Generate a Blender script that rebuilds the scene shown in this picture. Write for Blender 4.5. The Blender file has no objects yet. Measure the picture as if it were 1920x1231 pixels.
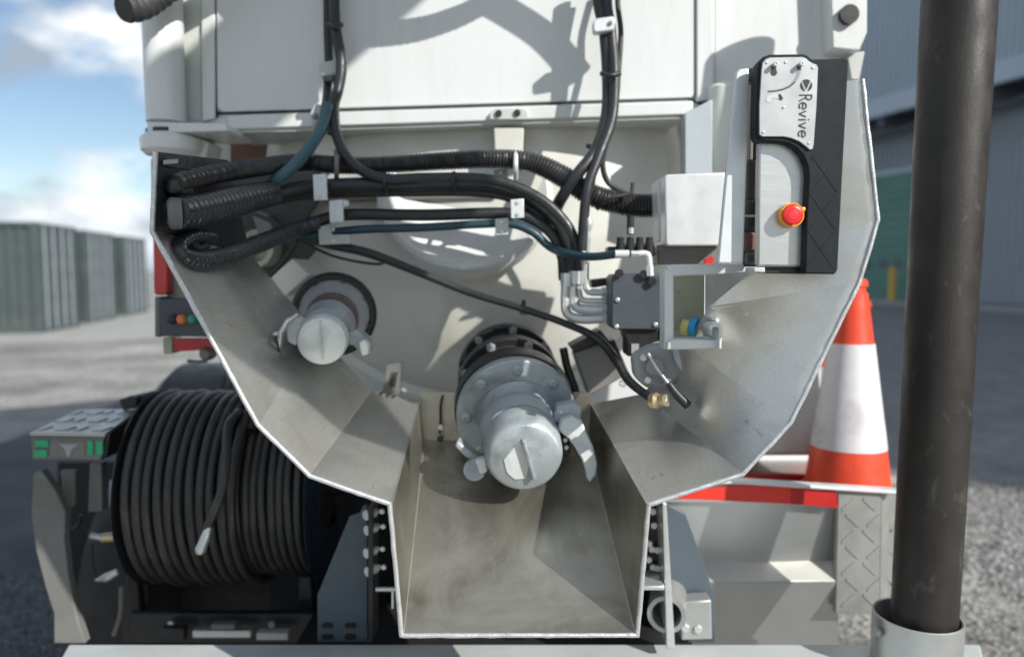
import bpy, bmesh, math, random
import numpy as np
from mathutils import Vector, Matrix, noise

random.seed(7)
sc = bpy.context.scene
COL = sc.collection
F_PX, CX, CY, CAM_H = 1390.0, 960.0, 615.5, 1.65
PITCH = math.atan((615.5 - 505.0) / F_PX)

# ------------------------------------------------------------------ camera
cam_d = bpy.data.cameras.new('camera')
cam = bpy.data.objects.new('camera', cam_d); COL.objects.link(cam)
cam.location = (0, 0, CAM_H)
cam.rotation_euler = (math.pi / 2 - PITCH, 0, 0)
cam_d.sensor_width = 36.0
cam_d.lens = F_PX / 1920 * 36
cam_d.clip_end = 2000
cam_d.clip_start = 0.05
cam_d.dof.use_dof = True
cam_d.dof.focus_distance = 1.40
cam_d.dof.aperture_fstop = 1.7
sc.camera = cam

# ------------------------------------------------------------------ world + sun
TO_SUN = Vector((0.64, -0.56, 0.53)).normalized()
EL = math.asin(TO_SUN.z)
AZ = math.atan2(TO_SUN.x, TO_SUN.y)          # clockwise from +Y
w = bpy.data.worlds.new('World'); sc.world = w; w.use_nodes = True
nt = w.node_tree; N = nt.nodes; L = nt.links; N.clear()
out = N.new('ShaderNodeOutputWorld'); bg = N.new('ShaderNodeBackground')
bg.inputs[1].default_value = 0.083
sky = N.new('ShaderNodeTexSky'); sky.sky_type = 'NISHITA'; sky.sun_disc = False
sky.air_density = 1.0; sky.dust_density = 0.2; sky.ozone_density = 1.6
sky.sun_elevation = EL; sky.sun_rotation = AZ
tc = N.new('ShaderNodeTexCoord')
sep = N.new('ShaderNodeSeparateXYZ'); L.new(tc.outputs['Generated'], sep.inputs[0])
def wm(op, a, b=None):
    n = N.new('ShaderNodeMath'); n.operation = op
    for i, v in enumerate((a, b)):
        if v is None: continue
        if isinstance(v, (int, float)): n.inputs[i].default_value = v
        else: L.new(v, n.inputs[i])
    return n.outputs[0]
comb = N.new('ShaderNodeCombineXYZ')
L.new(sep.outputs[0], comb.inputs[0]); L.new(sep.outputs[1], comb.inputs[1])
L.new(wm('MULTIPLY', sep.outputs[2], 1.7), comb.inputs[2])
n1 = N.new('ShaderNodeTexNoise'); n1.inputs['Scale'].default_value = 5.0; n1.inputs['Detail'].default_value = 10
n1.inputs['Roughness'].default_value = 0.52; n1.inputs['Distortion'].default_value = 0.25
mp = N.new('ShaderNodeMapping'); mp.inputs['Location'].default_value = (12.1, 4.4, 0.0)
L.new(comb.outputs[0], mp.inputs[0]); L.new(mp.outputs[0], n1.inputs['Vector'])
r1 = N.new('ShaderNodeValToRGB'); r1.color_ramp.elements[0].position = 0.44; r1.color_ramp.elements[1].position = 0.56
L.new(n1.outputs[0], r1.inputs[0])
n2 = N.new('ShaderNodeTexNoise'); n2.inputs['Scale'].default_value = 8.0; n2.inputs['Detail'].default_value = 6
L.new(mp.outputs[0], n2.inputs['Vector'])
r2 = N.new('ShaderNodeValToRGB')
r2.color_ramp.elements[0].position = 0.38; r2.color_ramp.elements[0].color = (3.5, 4.3, 5.3, 1)
r2.color_ramp.elements[1].position = 0.60; r2.color_ramp.elements[1].color = (9.6, 9.9, 10.1, 1)
L.new(n2.outputs[0], r2.inputs[0])
mix = N.new('ShaderNodeMix'); mix.data_type = 'RGBA'
L.new(r1.outputs[0], mix.inputs['Factor'])
L.new(sky.outputs[0], mix.inputs['A']); L.new(r2.outputs[0], mix.inputs['B'])
L.new(mix.outputs['Result'], bg.inputs[0]); L.new(bg.outputs[0], out.inputs[0])

sun_d = bpy.data.lights.new('sun', 'SUN'); sun_d.energy = 4.1; sun_d.angle = math.radians(0.55)
sun_d.color = (1.0, 0.97, 0.925)
sun = bpy.data.objects.new('sun', sun_d); COL.objects.link(sun)
sun.rotation_euler = TO_SUN.to_track_quat('Z', 'Y').to_euler()
sun.location = (6, -5, 9)

sc.view_settings.view_transform = 'Standard'; sc.view_settings.look = 'None'
sc.view_settings.gamma = 1; sc.view_settings.exposure = 0.47
sc.view_settings.use_curve_mapping = False
sc.cycles.use_denoising = True
sc.cycles.max_bounces = 7

# ------------------------------------------------------------------ helpers
cP, sP = math.cos(PITCH), math.sin(PITCH)
def P(px, py, Y):
    """world point on the photo ray (px,py) at world distance Y"""
    u, v = (px - CX) / F_PX, (CY - py) / F_PX
    d = Vector((u, cP + v * sP, -sP + v * cP))
    t = Y / d.y
    return Vector((0, 0, CAM_H)) + d * t
def S(Y): return Y / F_PX                       # metres per photo pixel at Y

MATS = {}
def mat(name, col, rough=0.5, metal=0.0, var=0.08, scale=6.0, bump=0.0, bscale=120.0, rvar=0.1,
        stretch=None, coat=0.0, dirt=None, spec=0.5):
    if name in MATS: return MATS[name]
    m = bpy.data.materials.new(name); m.use_nodes = True
    n = m.node_tree.nodes; l = m.node_tree.links
    b = n['Principled BSDF']
    b.inputs['Metallic'].default_value = metal; b.inputs['Specular IOR Level'].default_value = spec
    b.inputs['Coat Weight'].default_value = coat; b.inputs['Coat Roughness'].default_value = 0.12
    t = n.new('ShaderNodeTexCoord'); src = t.outputs['Object']
    if stretch:
        mpn = n.new('ShaderNodeMapping'); mpn.inputs['Scale'].default_value = stretch
        l.new(src, mpn.inputs[0]); ssrc = mpn.outputs[0]
    else: ssrc = src
    ns = n.new('ShaderNodeTexNoise'); ns.inputs['Scale'].default_value = scale; ns.inputs['Detail'].default_value = 7
    ns.inputs['Roughness'].default_value = 0.62
    l.new(src, ns.inputs['Vector'])
    rp = n.new('ShaderNodeValToRGB')
    rp.color_ramp.elements[0].position = 0.3; rp.color_ramp.elements[1].position = 0.7
    rp.color_ramp.elements[0].color = tuple(max(0, c * (1 - var)) for c in col) + (1,)
    rp.color_ramp.elements[1].color = tuple(min(1, c * (1 + var)) for c in col) + (1,)
    l.new(ns.outputs[0], rp.inputs[0]); cur = rp.outputs[0]
    if dirt:                                   # (colour, scale, lo, hi) stains
        nd = n.new('ShaderNodeTexNoise'); nd.inputs['Scale'].default_value = dirt[1]; nd.inputs['Detail'].default_value = 8
        nd.inputs['Distortion'].default_value = 0.6
        l.new(ssrc, nd.inputs['Vector'])
        rd = n.new('ShaderNodeValToRGB'); rd.color_ramp.elements[0].position = dirt[2]; rd.color_ramp.elements[1].position = dirt[3]
        l.new(nd.outputs[0], rd.inputs[0])
        mx = n.new('ShaderNodeMix'); mx.data_type = 'RGBA'
        l.new(rd.outputs[0], mx.inputs['Factor']); l.new(cur, mx.inputs['A']); mx.inputs['B'].default_value = tuple(dirt[0]) + (1,)
        cur = mx.outputs['Result']
    l.new(cur, b.inputs['Base Color'])
    nr = n.new('ShaderNodeTexNoise'); nr.inputs['Scale'].default_value = scale * 2.3; nr.inputs['Detail'].default_value = 6
    l.new(ssrc, nr.inputs['Vector'])
    mr = n.new('ShaderNodeMapRange'); mr.inputs[1].default_value = 0.3; mr.inputs[2].default_value = 0.7
    mr.inputs[3].default_value = max(0.02, rough - rvar); mr.inputs[4].default_value = min(1, rough + rvar)
    l.new(nr.outputs[0], mr.inputs[0]); l.new(mr.outputs[0], b.inputs['Roughness'])
    if bump:
        nb = n.new('ShaderNodeTexNoise'); nb.inputs['Scale'].default_value = bscale; nb.inputs['Detail'].default_value = 5
        l.new(ssrc, nb.inputs['Vector'])
        bn = n.new('ShaderNodeBump'); bn.inputs['Strength'].default_value = bump; bn.inputs['Distance'].default_value = 0.002
        l.new(nb.outputs[0], bn.inputs['Height']); l.new(bn.outputs[0], b.inputs['Normal'])
    MATS[name] = m
    return m

def steel_mat(name='brushed_steel', soiled=False):
    m = bpy.data.materials.new(name); m.use_nodes = True
    n = m.node_tree.nodes; l = m.node_tree.links; b = n['Principled BSDF']
    t = n.new('ShaderNodeTexCoord')
    def nz(scale, stretch=None, detail=6, rough=0.55, dist=0.0):
        q = n.new('ShaderNodeTexNoise'); q.inputs['Scale'].default_value = scale; q.inputs['Detail'].default_value = detail
        q.inputs['Roughness'].default_value = rough; q.inputs['Distortion'].default_value = dist
        if stretch:
            mpn = n.new('ShaderNodeMapping'); mpn.inputs['Scale'].default_value = stretch
            l.new(t.outputs['Object'], mpn.inputs[0]); l.new(mpn.outputs[0], q.inputs['Vector'])
        else: l.new(t.outputs['Object'], q.inputs['Vector'])
        return q.outputs[0]
    def ramp(src, p0, p1, c0=(0, 0, 0, 1), c1=(1, 1, 1, 1)):
        r = n.new('ShaderNodeValToRGB'); r.color_ramp.elements[0].position = p0; r.color_ramp.elements[1].position = p1
        r.color_ramp.elements[0].color = c0; r.color_ramp.elements[1].color = c1
        l.new(src, r.inputs[0]); return r.outputs[0]
    def mixc(f, a, bcol, blend='MIX'):
        x = n.new('ShaderNodeMix'); x.data_type = 'RGBA'; x.blend_type = blend
        if isinstance(f, float): x.inputs['Factor'].default_value = f
        else: l.new(f, x.inputs['Factor'])
        l.new(a, x.inputs['A'])
        if isinstance(bcol, tuple): x.inputs['B'].default_value = bcol
        else: l.new(bcol, x.inputs['B'])
        return x.outputs['Result']
    base = ramp(nz(3.0, None, 7), 0.3, 0.7, (0.63, 0.62, 0.575, 1), (0.70, 0.69, 0.65, 1))
    brush = ramp(nz(9, (28, 0.9, 28), 4), 0.3, 0.7, (0.90, 0.90, 0.90, 1), (1.03, 1.03, 1.03, 1))
    col = mixc(1.0, base, brush, 'MULTIPLY')
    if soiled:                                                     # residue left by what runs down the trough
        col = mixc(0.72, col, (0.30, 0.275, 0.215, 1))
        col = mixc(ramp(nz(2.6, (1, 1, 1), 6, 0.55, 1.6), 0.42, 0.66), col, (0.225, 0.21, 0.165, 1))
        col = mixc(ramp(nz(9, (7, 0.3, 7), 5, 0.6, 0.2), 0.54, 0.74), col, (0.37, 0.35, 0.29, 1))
    col = mixc(ramp(nz(4.2, None, 9, 0.62, 1.2), 0.50, 0.74), col, (0.50, 0.475, 0.41, 1))      # dried slurry film
    col = mixc(ramp(nz(17, None, 8, 0.7, 0.8), 0.64, 0.72), col, (0.38, 0.35, 0.28, 1))        # splash spots
    col = mixc(ramp(nz(30, (1, 0.08, 1), 3), 0.73, 0.78), col, (0.78, 0.78, 0.76, 1))          # long scratches
    l.new(col, b.inputs['Base Color'])
    b.inputs['Metallic'].default_value = 0.86
    mr = n.new('ShaderNodeMapRange'); mr.inputs[1].default_value = 0.3; mr.inputs[2].default_value = 0.7
    mr.inputs[3].default_value = 0.30; mr.inputs[4].default_value = 0.44
    l.new(nz(6.5, None, 8, 0.65, 0.5), mr.inputs[0]); l.new(mr.outputs[0], b.inputs['Roughness'])
    bn = n.new('ShaderNodeBump'); bn.inputs['Strength'].default_value = 0.06; bn.inputs['Distance'].default_value = 0.002
    l.new(nz(40, (14, 0.25, 14), 4), bn.inputs['Height'])
    bn2 = n.new('ShaderNodeBump'); bn2.inputs['Strength'].default_value = 0.10; bn2.inputs['Distance'].default_value = 0.010
    l.new(nz(5.0, None, 3), bn2.inputs['Height']); l.new(bn2.outputs[0], bn.inputs['Normal'])
    l.new(bn.outputs[0], b.inputs['Normal'])
    return m
STEEL = steel_mat()
STEEL_T = steel_mat('soiled_steel', True)
STEEL_EDGE = mat('cut_steel_edge', (0.62, 0.62, 0.62), 0.35, 0.6, 0.12, 60, 0.5, 260)
STEEL_BOX = mat('satin_steel', (0.55, 0.56, 0.545), 0.34, 0.75, 0.05, 8, 0.04, 120, 0.05, stretch=(1, 1, 20))
WHITE = mat('white_paint', (0.655, 0.67, 0.655), 0.33, 0, 0.02, 3, 0.0, coat=0.2, stretch=(5, 5, 0.9), dirt=((0.53, 0.53, 0.475), 1.2, 0.56, 0.88))
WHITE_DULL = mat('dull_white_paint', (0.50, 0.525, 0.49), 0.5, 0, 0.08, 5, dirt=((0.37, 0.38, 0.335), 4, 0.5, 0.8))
CREAM = mat('cream_tank_paint', (0.66, 0.665, 0.615), 0.42, 0, 0.05, 4, 0.02, 40, dirt=((0.44, 0.41, 0.33), 3, 0.52, 0.80))
ZINC = mat('zinc_plate', (0.62, 0.64, 0.63), 0.38, 0.7, 0.08, 30, 0.05, 200)
ALU = mat('cast_aluminium', (0.42, 0.46, 0.475), 0.5, 0.45, 0.07, 18, 0.35, 190, dirt=((0.20, 0.22, 0.22), 11, 0.52, 0.78))
ALU_W = mat('pale_cap_coating', (0.62, 0.65, 0.63), 0.48, 0.15, 0.06, 20, 0.2, 190, dirt=((0.36, 0.38, 0.37), 13, 0.54, 0.8))
RUBBER = mat('black_rubber', (0.022, 0.024, 0.026), 0.42, 0, 0.25, 25, 0.1, 200, 0.12)
RUBBER_D = mat('matt_rubber', (0.035, 0.036, 0.036), 0.6, 0, 0.2, 25, 0.1, 200, 0.12)
CORR = mat('corrugated_conduit', (0.028, 0.028, 0.03), 0.36, 0, 0.2, 25)
TEAL = mat('blue_hose_cover', (0.016, 0.048, 0.066), 0.42, 0, 0.15, 25)
TEAL_L = mat('pale_teal_hose_cover', (0.042, 0.108, 0.13), 0.42, 0, 0.15, 25)
SPIRAL = mat('spiral_guard', (0.03, 0.035, 0.042), 0.3, 0, 0.2, 20)
GREYEND = mat('grey_guard', (0.30, 0.31, 0.32), 0.5, 0, 0.1, 20)
BLACKP = mat('black_paint', (0.018, 0.018, 0.02), 0.4, 0, 0.2, 12, 0.05, 60)
BLACKM = mat('chassis_black', (0.010, 0.010, 0.011), 0.7, 0, 0.3, 12)
PLASTIC = mat('textured_black_plastic', (0.014, 0.017, 0.020), 0.60, 0, 0.10, 20, 0.35, 1100, 0.06, spec=0.2)
PLAST_G = mat('slate_plastic', (0.055, 0.066, 0.078), 0.5, 0, 0.06, 20, 0.1, 300)
SLATE = mat('slate_paint', (0.075, 0.095, 0.115), 0.45, 0, 0.08, 10)
RED = mat('red_plastic', (0.62, 0.025, 0.02), 0.32, 0, 0.06, 12)
LENS = mat('red_lens', (0.50, 0.012, 0.02), 0.18, 0, 0.06, 40, coat=0.5)
ESTOP = mat('estop_red', (0.80, 0.03, 0.035), 0.35, 0, 0.04, 30)
YEL = mat('estop_yellow', (0.85, 0.38, 0.02), 0.35, 0, 0.05, 30)
TAPE = mat('red_tape', (0.72, 0.035, 0.02), 0.42, 0, 0.05, 12)
TAPE_D = mat('dark_red_tape', (0.46, 0.02, 0.015), 0.42, 0, 0.05, 12)
ORANGE = mat('cone_orange', (0.80, 0.075, 0.03), 0.36, 0, 0.07, 9, dirt=((0.42, 0.07, 0.03), 10, 0.55, 0.85))
SLEEVE = mat('cone_sleeve', (0.70, 0.68, 0.69), 0.5, 0, 0.05, 40, 0.3, 350, dirt=((0.42, 0.40, 0.40), 9, 0.52, 0.8))
BLUE = mat('blue_tape', (0.04, 0.36, 0.72), 0.35, 0, 0.05, 10)
YELT = mat('yellow_tape', (0.75, 0.62, 0.22), 0.4, 0, 0.05, 10)
BRASS = mat('brass', (0.62, 0.50, 0.30), 0.35, 0.8, 0.1, 20)
OLIVE = mat('olive_grey_plate', (0.36, 0.37, 0.28), 0.45, 0.2, 0.06, 10)
BROWNP = mat('brown_grey_paint', (0.17, 0.165, 0.15), 0.5, 0, 0.08, 8)
RUST = mat('rusty_primer', (0.16, 0.085, 0.06), 0.7, 0, 0.35, 8)
MUDG = mat('grey_mudguard', (0.16, 0.16, 0.15), 0.55, 0, 0.10, 7, 0.05, 60, dirt=((0.12, 0.115, 0.10), 6, 0.45, 0.8))
BUMP = mat('grey_green_paint', (0.45, 0.48, 0.475), 0.42, 0, 0.05, 4, dirt=((0.36, 0.39, 0.37), 7, 0.5, 0.85))
POLE = mat('worn_black_hose', (0.024, 0.021, 0.018), 0.5, 0, 0.35, 6, 0.25, 120, 0.14, spec=0.4, stretch=(1.6, 1.6, 0.8), dirt=((0.085, 0.075, 0.065), 16, 0.60, 0.78))
GREEN_L = mat('green_lens', (0.03, 0.36, 0.17), 0.3, 0, 0.05, 10)
ORANGE_B = mat('orange_button', (0.75, 0.20, 0.06), 0.4, 0, 0.05, 10)
GREEN_B = mat('green_button', (0.03, 0.28, 0.18), 0.4, 0, 0.05, 10)
CONT = mat('container_green', (0.062, 0.080, 0.080), 0.55, 0, 0.12, 1.2, dirt=((0.10, 0.11, 0.105), 1.5, 0.55, 0.85))
CLAD = mat('blue_cladding', (0.42, 0.49, 0.56), 0.5, 0.1, 0.04, 0.6)
CLAD_G = mat('grey_cladding', (0.34, 0.38, 0.42), 0.5, 0.1, 0.04, 0.6)
TRIM = mat('pale_trim', (0.40, 0.48, 0.56), 0.5, 0, 0.04, 0.6)
SOFFIT = mat('soffit', (0.10, 0.12, 0.14), 0.6, 0, 0.1, 0.6)
DOORG = mat('green_door', (0.085, 0.22, 0.18), 0.5, 0, 0.06, 0.8)
BOLY = mat('bollard_yellow', (0.66, 0.40, 0.05), 0.5, 0, 0.06, 4)
CONC = mat('concrete', (0.33, 0.33, 0.31), 0.85, 0, 0.14, 1.4, 0.2, 30)
PLATE = mat('checker_alloy', (0.42, 0.42, 0.40), 0.42, 0.6, 0.08, 10)
ENGR = mat('engraved_black', (0.02, 0.022, 0.024), 0.6, 0, 0.1, 20)
TYRE = mat('tyre_rubber', (0.024, 0.024, 0.024), 0.75, 0, 0.2, 8, 0.2, 60)
PALEP = mat('pale_alloy_plate', (0.66, 0.68, 0.68), 0.38, 0.25, 0.03, 10)
FACE = mat('engraved_face_plate', (0.46, 0.47, 0.465), 0.40, 0.3, 0.03, 10, 0.03, 200)
BAND = mat('fold_sheen', (0.64, 0.63, 0.57), 0.35, 0.3, 0.04, 6)  # sky reflection on the steel locker fold, painted as a pale colour
DUSK = mat('dark_brown_paint', (0.055, 0.05, 0.045), 0.55, 0, 0.2, 8)
LED = mat('white_reflective', (0.82, 0.82, 0.84), 0.35, 0, 0.03, 10)

BASE = {}
def tag(o, label=None, cat=None, group=None, kind=None):
    if label: o['label'] = label
    if cat: o['category'] = cat
    if group: o['group'] = group
    if kind: o['kind'] = kind
    return o
def thing(name, label, cat, loc, group=None):
    o = bpy.data.objects.new(name, None); COL.objects.link(o)
    o.empty_display_size = 0.05
    o.location = loc; BASE[o] = Vector(loc)
    return tag(o, label, cat, group)
def link(name, me, m, parent=None, bevel=0.0, smooth=None, label=None, segs=2):
    o = bpy.data.objects.new(name, me); COL.objects.link(o)
    if m is not None and len(me.materials) == 0: me.materials.append(m)
    if parent is not None:
        o.parent = parent
        if parent in BASE: o.matrix_parent_inverse = Matrix.Translation(-BASE[parent])
    if smooth is not None:
        me.shade_smooth(); me.set_sharp_from_angle(angle=math.radians(smooth))
    if bevel:
        b = o.modifiers.new('bevel', 'BEVEL'); b.width = bevel; b.segments = segs
        b.limit_method = 'ANGLE'; b.angle_limit = math.radians(35)
        me.shade_smooth(); me.set_sharp_from_angle(angle=math.radians(40))
        b.harden_normals = False
    if label: o['label'] = label
    return o
def mesh(verts, faces):
    me = bpy.data.meshes.new('m'); me.from_pydata([tuple(v) for v in verts], [], faces)
    bm = bmesh.new(); bm.from_mesh(me); bmesh.ops.recalc_face_normals(bm, faces=bm.faces); bm.to_mesh(me); bm.free()
    me.update(); return me
def pt(p, Y): return P(p[0], p[1], p[2] if len(p) > 2 else Y)
def prism_me(pts, Y, depth):
    f = [pt(p, Y) for p in pts]; b = [v + Vector((0, depth, 0)) for v in f]
    n = len(f)
    faces = [list(range(n)), list(range(2 * n - 1, n - 1, -1))]
    faces += [[i, (i + 1) % n, n + (i + 1) % n, n + i] for i in range(n)]
    return mesh(f + b, faces)
def prism(name, pts, Y, depth, m, parent=None, bevel=0.0, label=None):
    return link(name, prism_me(pts, Y, depth), m, parent, bevel, label=label)
def rect(name, x0, y0, x1, y1, Y, depth, m, parent=None, bevel=0.0, label=None):
    return prism(name, [(x0, y0), (x1, y0), (x1, y1), (x0, y1)], Y, depth, m, parent, bevel, label)
def box_me(lo, hi):
    x0, y0, z0 = lo; x1, y1, z1 = hi
    v = [(x0, y0, z0), (x1, y0, z0), (x1, y1, z0), (x0, y1, z0), (x0, y0, z1), (x1, y0, z1), (x1, y1, z1), (x0, y1, z1)]
    return mesh(v, [(0, 3, 2, 1), (4, 5, 6, 7), (0, 1, 5, 4), (1, 2, 6, 5), (2, 3, 7, 6), (3, 0, 4, 7)])
def box(name, lo, hi, m, parent=None, bevel=0.0, label=None):
    return link(name, box_me(lo, hi), m, parent, bevel, label=label)
def slab(name, q, thick, m, parent=None, bevel=0.0, label=None, away=None):
    """quad of 4 world points, thickened away from a point"""
    n = (q[1] - q[0]).cross(q[3] - q[0]).normalized()
    c = sum(q, Vector()) / 4
    if away is not None and n.dot(c - away) < 0: n = -n
    v = list(q) + [p + n * thick for p in q]
    return link(name, mesh(v, [(0, 1, 2, 3), (7, 6, 5, 4), (0, 4, 5, 1), (1, 5, 6, 2), (2, 6, 7, 3), (3, 7, 4, 0)]), m, parent, bevel, label=label)
def catmull(pts, step):
    p = [pts[0] * 2 - pts[1]] + list(pts) + [pts[-1] * 2 - pts[-2]]
    res = []; par = []
    for i in range(1, len(p) - 2):
        n = max(2, int((p[i + 1] - p[i]).length / step))
        for k in range(n):
            t = k / n
            a, b, c, d = p[i - 1], p[i], p[i + 1], p[i + 2]
            res.append(0.5 * ((2 * b) + (c - a) * t + (2 * a - 5 * b + 4 * c - d) * t * t + (3 * b - a - 3 * c + d) * t ** 3)); par.append(i - 1 + t)
    res.append(p[-2].copy()); par.append(len(pts) - 1)
    return res, par
def tube_me(pts, r, n=10, step=0.012, corr=None, spiral=None, caps=True):
    pts = [Vector(p) for p in pts]
    if corr: step = corr[0] / 4
    if spiral: step = spiral[0] / 12
    path, par = catmull(pts, step)
    rad = (lambda t: r) if not isinstance(r, (list, tuple)) else (lambda t: r[min(int(t), len(r) - 2)] * (1 - (t - min(int(t), len(r) - 2))) + r[min(int(t), len(r) - 2) + 1] * (t - min(int(t), len(r) - 2)))
    verts = []; faces = []
    T = (path[1] - path[0]).normalized()
    up = Vector((0, 0, 1)) if abs(T.z) < 0.9 else Vector((1, 0, 0))
    nrm = T.cross(up).normalized(); s = 0.0
    for i, p in enumerate(path):
        if i: s += (p - path[i - 1]).length
        T2 = (path[min(i + 1, len(path) - 1)] - path[max(i - 1, 0)]).normalized()
        nrm = (nrm - T2 * nrm.dot(T2)).normalized(); bn = T2.cross(nrm)
        rr = rad(par[i])
        for k in range(n):
            a = 2 * math.pi * k / n
            q = rr
            if corr: q = rr * (1 + corr[1] * (0.5 - 0.5 * math.cos(2 * math.pi * s / corr[0])) - corr[1])
            if spiral:
                ph = (s / spiral[0] + 0.25 * k / n * (1 if k < n / 2 else 0)) % 1.0
                e = abs(ph - 0.5) * 2
                q = rr * (1.0 - spiral[1] * max(0.0, (e - spiral[2]) / (1 - spiral[2])) + 0.02 * ph)
            verts.append(p + nrm * (math.cos(a) * q) + bn * (math.sin(a) * q))
    m = len(path)
    for i in range(m - 1):
        for k in range(n):
            a, b = i * n + k, i * n + (k + 1) % n
            faces.append((a, b, b + n, a + n))
    if caps: faces.append(tuple(range(n))[::-1]); faces.append(tuple(range((m - 1) * n, m * n)))
    return mesh(verts, faces)
def tube(name, pts, r, m, parent=None, n=10, label=None, **k):
    return link(name, tube_me(pts, r, n, **k), m, parent, smooth=50, label=label)
def ptube(name, pix, r_px, m, parent=None, Y=2.0, n=10, label=None, **k):
    """tube along photo points (px,py[,Y]); radius in photo pixels at Y"""
    pts = [pt(p, Y) for p in pix]
    rl = r_px if isinstance(r_px, (list, tuple)) else [r_px] * len(pts)
    r = [a * S(p.y) for a, p in zip(rl, pts)]
    return tube(name, pts, r, m, parent, n, label, **k)
def lathe_me(prof, O, A, n=32, phase=0.0):
    A = A.normalized()
    up = Vector((0, 0, 1)) if abs(A.z) < 0.9 else Vector((1, 0, 0))
    u = A.cross(up).normalized(); v = A.cross(u)
    verts = []; faces = []; rings = []
    for t, r in prof:
        if r < 1e-6: rings.append([len(verts)]); verts.append(O + A * t)
        else:
            rings.append(list(range(len(verts), len(verts) + n)))
            for k in range(n):
                a = 2 * math.pi * k / n + phase
                verts.append(O + A * t + (u * math.cos(a) + v * math.sin(a)) * r)
    for a, b in zip(rings, rings[1:]):
        if len(a) == 1 and len(b) == 1: continue
        for k in range(n):
            if len(a) == 1: faces.append((a[0], b[(k + 1) % n], b[k]))
            elif len(b) == 1: faces.append((a[k], a[(k + 1) % n], b[0]))
            else: faces.append((a[k], a[(k + 1) % n], b[(k + 1) % n], b[k]))
    return mesh(verts, faces)
def lathe(name, prof, O, A, m, parent=None, n=32, smooth=35, label=None, phase=0.0):
    return link(name, lathe_me(prof, Vector(O), Vector(A), n, phase), m, parent, smooth=smooth, label=label)
def shared(name, me, mtx, m, parent):
    o = bpy.data.objects.new(name, me); COL.objects.link(o)
    if m is not None and len(me.materials) == 0: me.materials.append(m)
    o.parent = parent
    if parent in BASE: o.matrix_parent_inverse = Matrix.Translation(-BASE[parent])
    o.matrix_basis = mtx
    return o
def frame_m(O, A):
    A = Vector(A).normalized(); q = A.to_track_quat('Z', 'Y'); return Matrix.Translation(O) @ q.to_matrix().to_4x4()
def arc_px(cx, cy, r, a0, a1, n=8):
    return [(cx + r * math.cos(math.radians(a0 + (a1 - a0) * i / n)), cy + r * math.sin(math.radians(a0 + (a1 - a0) * i / n))) for i in range(n + 1)]

# hex bolt and round screw meshes shared by all pieces (axis +Z, unit radius 1)
HEX = lathe_me([(0, 0), (0, 1), (0.55, 1), (0.7, 0.85), (0.7, 0)], Vector((0, 0, 0)), Vector((0, 0, 1)), 6)
DOME = lathe_me([(0, 0), (0, 1), (0.25, 0.95), (0.5, 0.7), (0.56, 0.42), (0.35, 0.3), (0.3, 0)], Vector((0, 0, 0)), Vector((0, 0, 1)), 14)
for _m in (HEX, DOME): _m.shade_smooth(); _m.set_sharp_from_angle(angle=math.radians(35))
HEX_BY = {}
def bolt(O, A, r, m, parent, name='bolt', base=HEX):
    key = (base.name, m.name)
    if key not in HEX_BY:
        me = base.copy(); me.materials.clear(); me.materials.append(m); HEX_BY[key] = me
    return shared(name, HEX_BY[key], frame_m(O, A) @ Matrix.Scale(r, 4), None, parent)
NEG_Y = Vector((0, -1, 0))

# ================================================================== GROUND
def ground_mat():
    m = bpy.data.materials.new('yard_gravel'); m.use_nodes = True
    n = m.node_tree.nodes; l = m.node_tree.links; b = n['Principled BSDF']
    t = n.new('ShaderNodeTexCoord')
    v = n.new('ShaderNodeTexVoronoi'); v.inputs['Scale'].default_value = 38; l.new(t.outputs['Object'], v.inputs[0])
    r = n.new('ShaderNodeValToRGB'); r.color_ramp.elements[0].color = (0.08, 0.083, 0.088, 1); r.color_ramp.elements[1].color = (0.50, 0.50, 0.485, 1)
    l.new(v.outputs['Color'], r.inputs[0])
    n2 = n.new('ShaderNodeTexNoise'); n2.inputs['Scale'].default_value = 0.55; n2.inputs['Detail'].default_value = 12; n2.inputs['Roughness'].default_value = 0.72
    l.new(t.outputs['Object'], n2.inputs[0])
    r2 = n.new('ShaderNodeValToRGB'); r2.color_ramp.elements[0].position = 0.35; r2.color_ramp.elements[1].position = 0.65
    r2.color_ramp.elements[0].color = (0.50, 0.48, 0.44, 1); r2.color_ramp.elements[1].color = (1.35, 1.33, 1.26, 1)
    l.new(n2.outputs[0], r2.inputs[0])
    mx = n.new('ShaderNodeMix'); mx.data_type = 'RGBA'; mx.blend_type = 'MULTIPLY'; mx.inputs['Factor'].default_value = 1
    l.new(r.outputs[0], mx.inputs['A']); l.new(r2.outputs[0], mx.inputs['B']); l.new(mx.outputs['Result'], b.inputs['Base Color'])
    b.inputs['Roughness'].default_value = 0.9
    bn = n.new('ShaderNodeBump'); bn.inputs['Strength'].default_value = 0.7; bn.inputs['Distance'].default_value = 0.02
    l.new(v.outputs['Distance'], bn.inputs['Height']); l.new(bn.outputs[0], b.inputs['Normal'])
    return m
GRAVEL = ground_mat()
g = link('ground', mesh([(-400, -60, 0), (400, -60, 0), (400, 700, 0), (-400, 700, 0)], [(0, 1, 2, 3)]), GRAVEL)
tag(g, kind='structure')
ASPH = mat('asphalt', (0.19, 0.193, 0.197), 0.85, 0, 0.35, 5, 0.4, 60, dirt=((0.13, 0.132, 0.136), 1.6, 0.42, 0.75))
a = link('asphalt_road', mesh([(1.6, 6.35, 0.004), (5.2, 5.1, 0.004), (40, -4, 0.004), (40, 90, 0.004), (-2, 90, 0.004), (-2, 9, 0.004)], [(0, 1, 2, 3, 4, 5)]), ASPH)  # near edge follows the warehouse's shadow line, adding its dark tone to that shade
tag(a, kind='structure')
ASPH_D = mat('dark_asphalt', (0.058, 0.064, 0.075), 0.85, 0, 0.35, 2.0, 0.4, 60)
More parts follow.
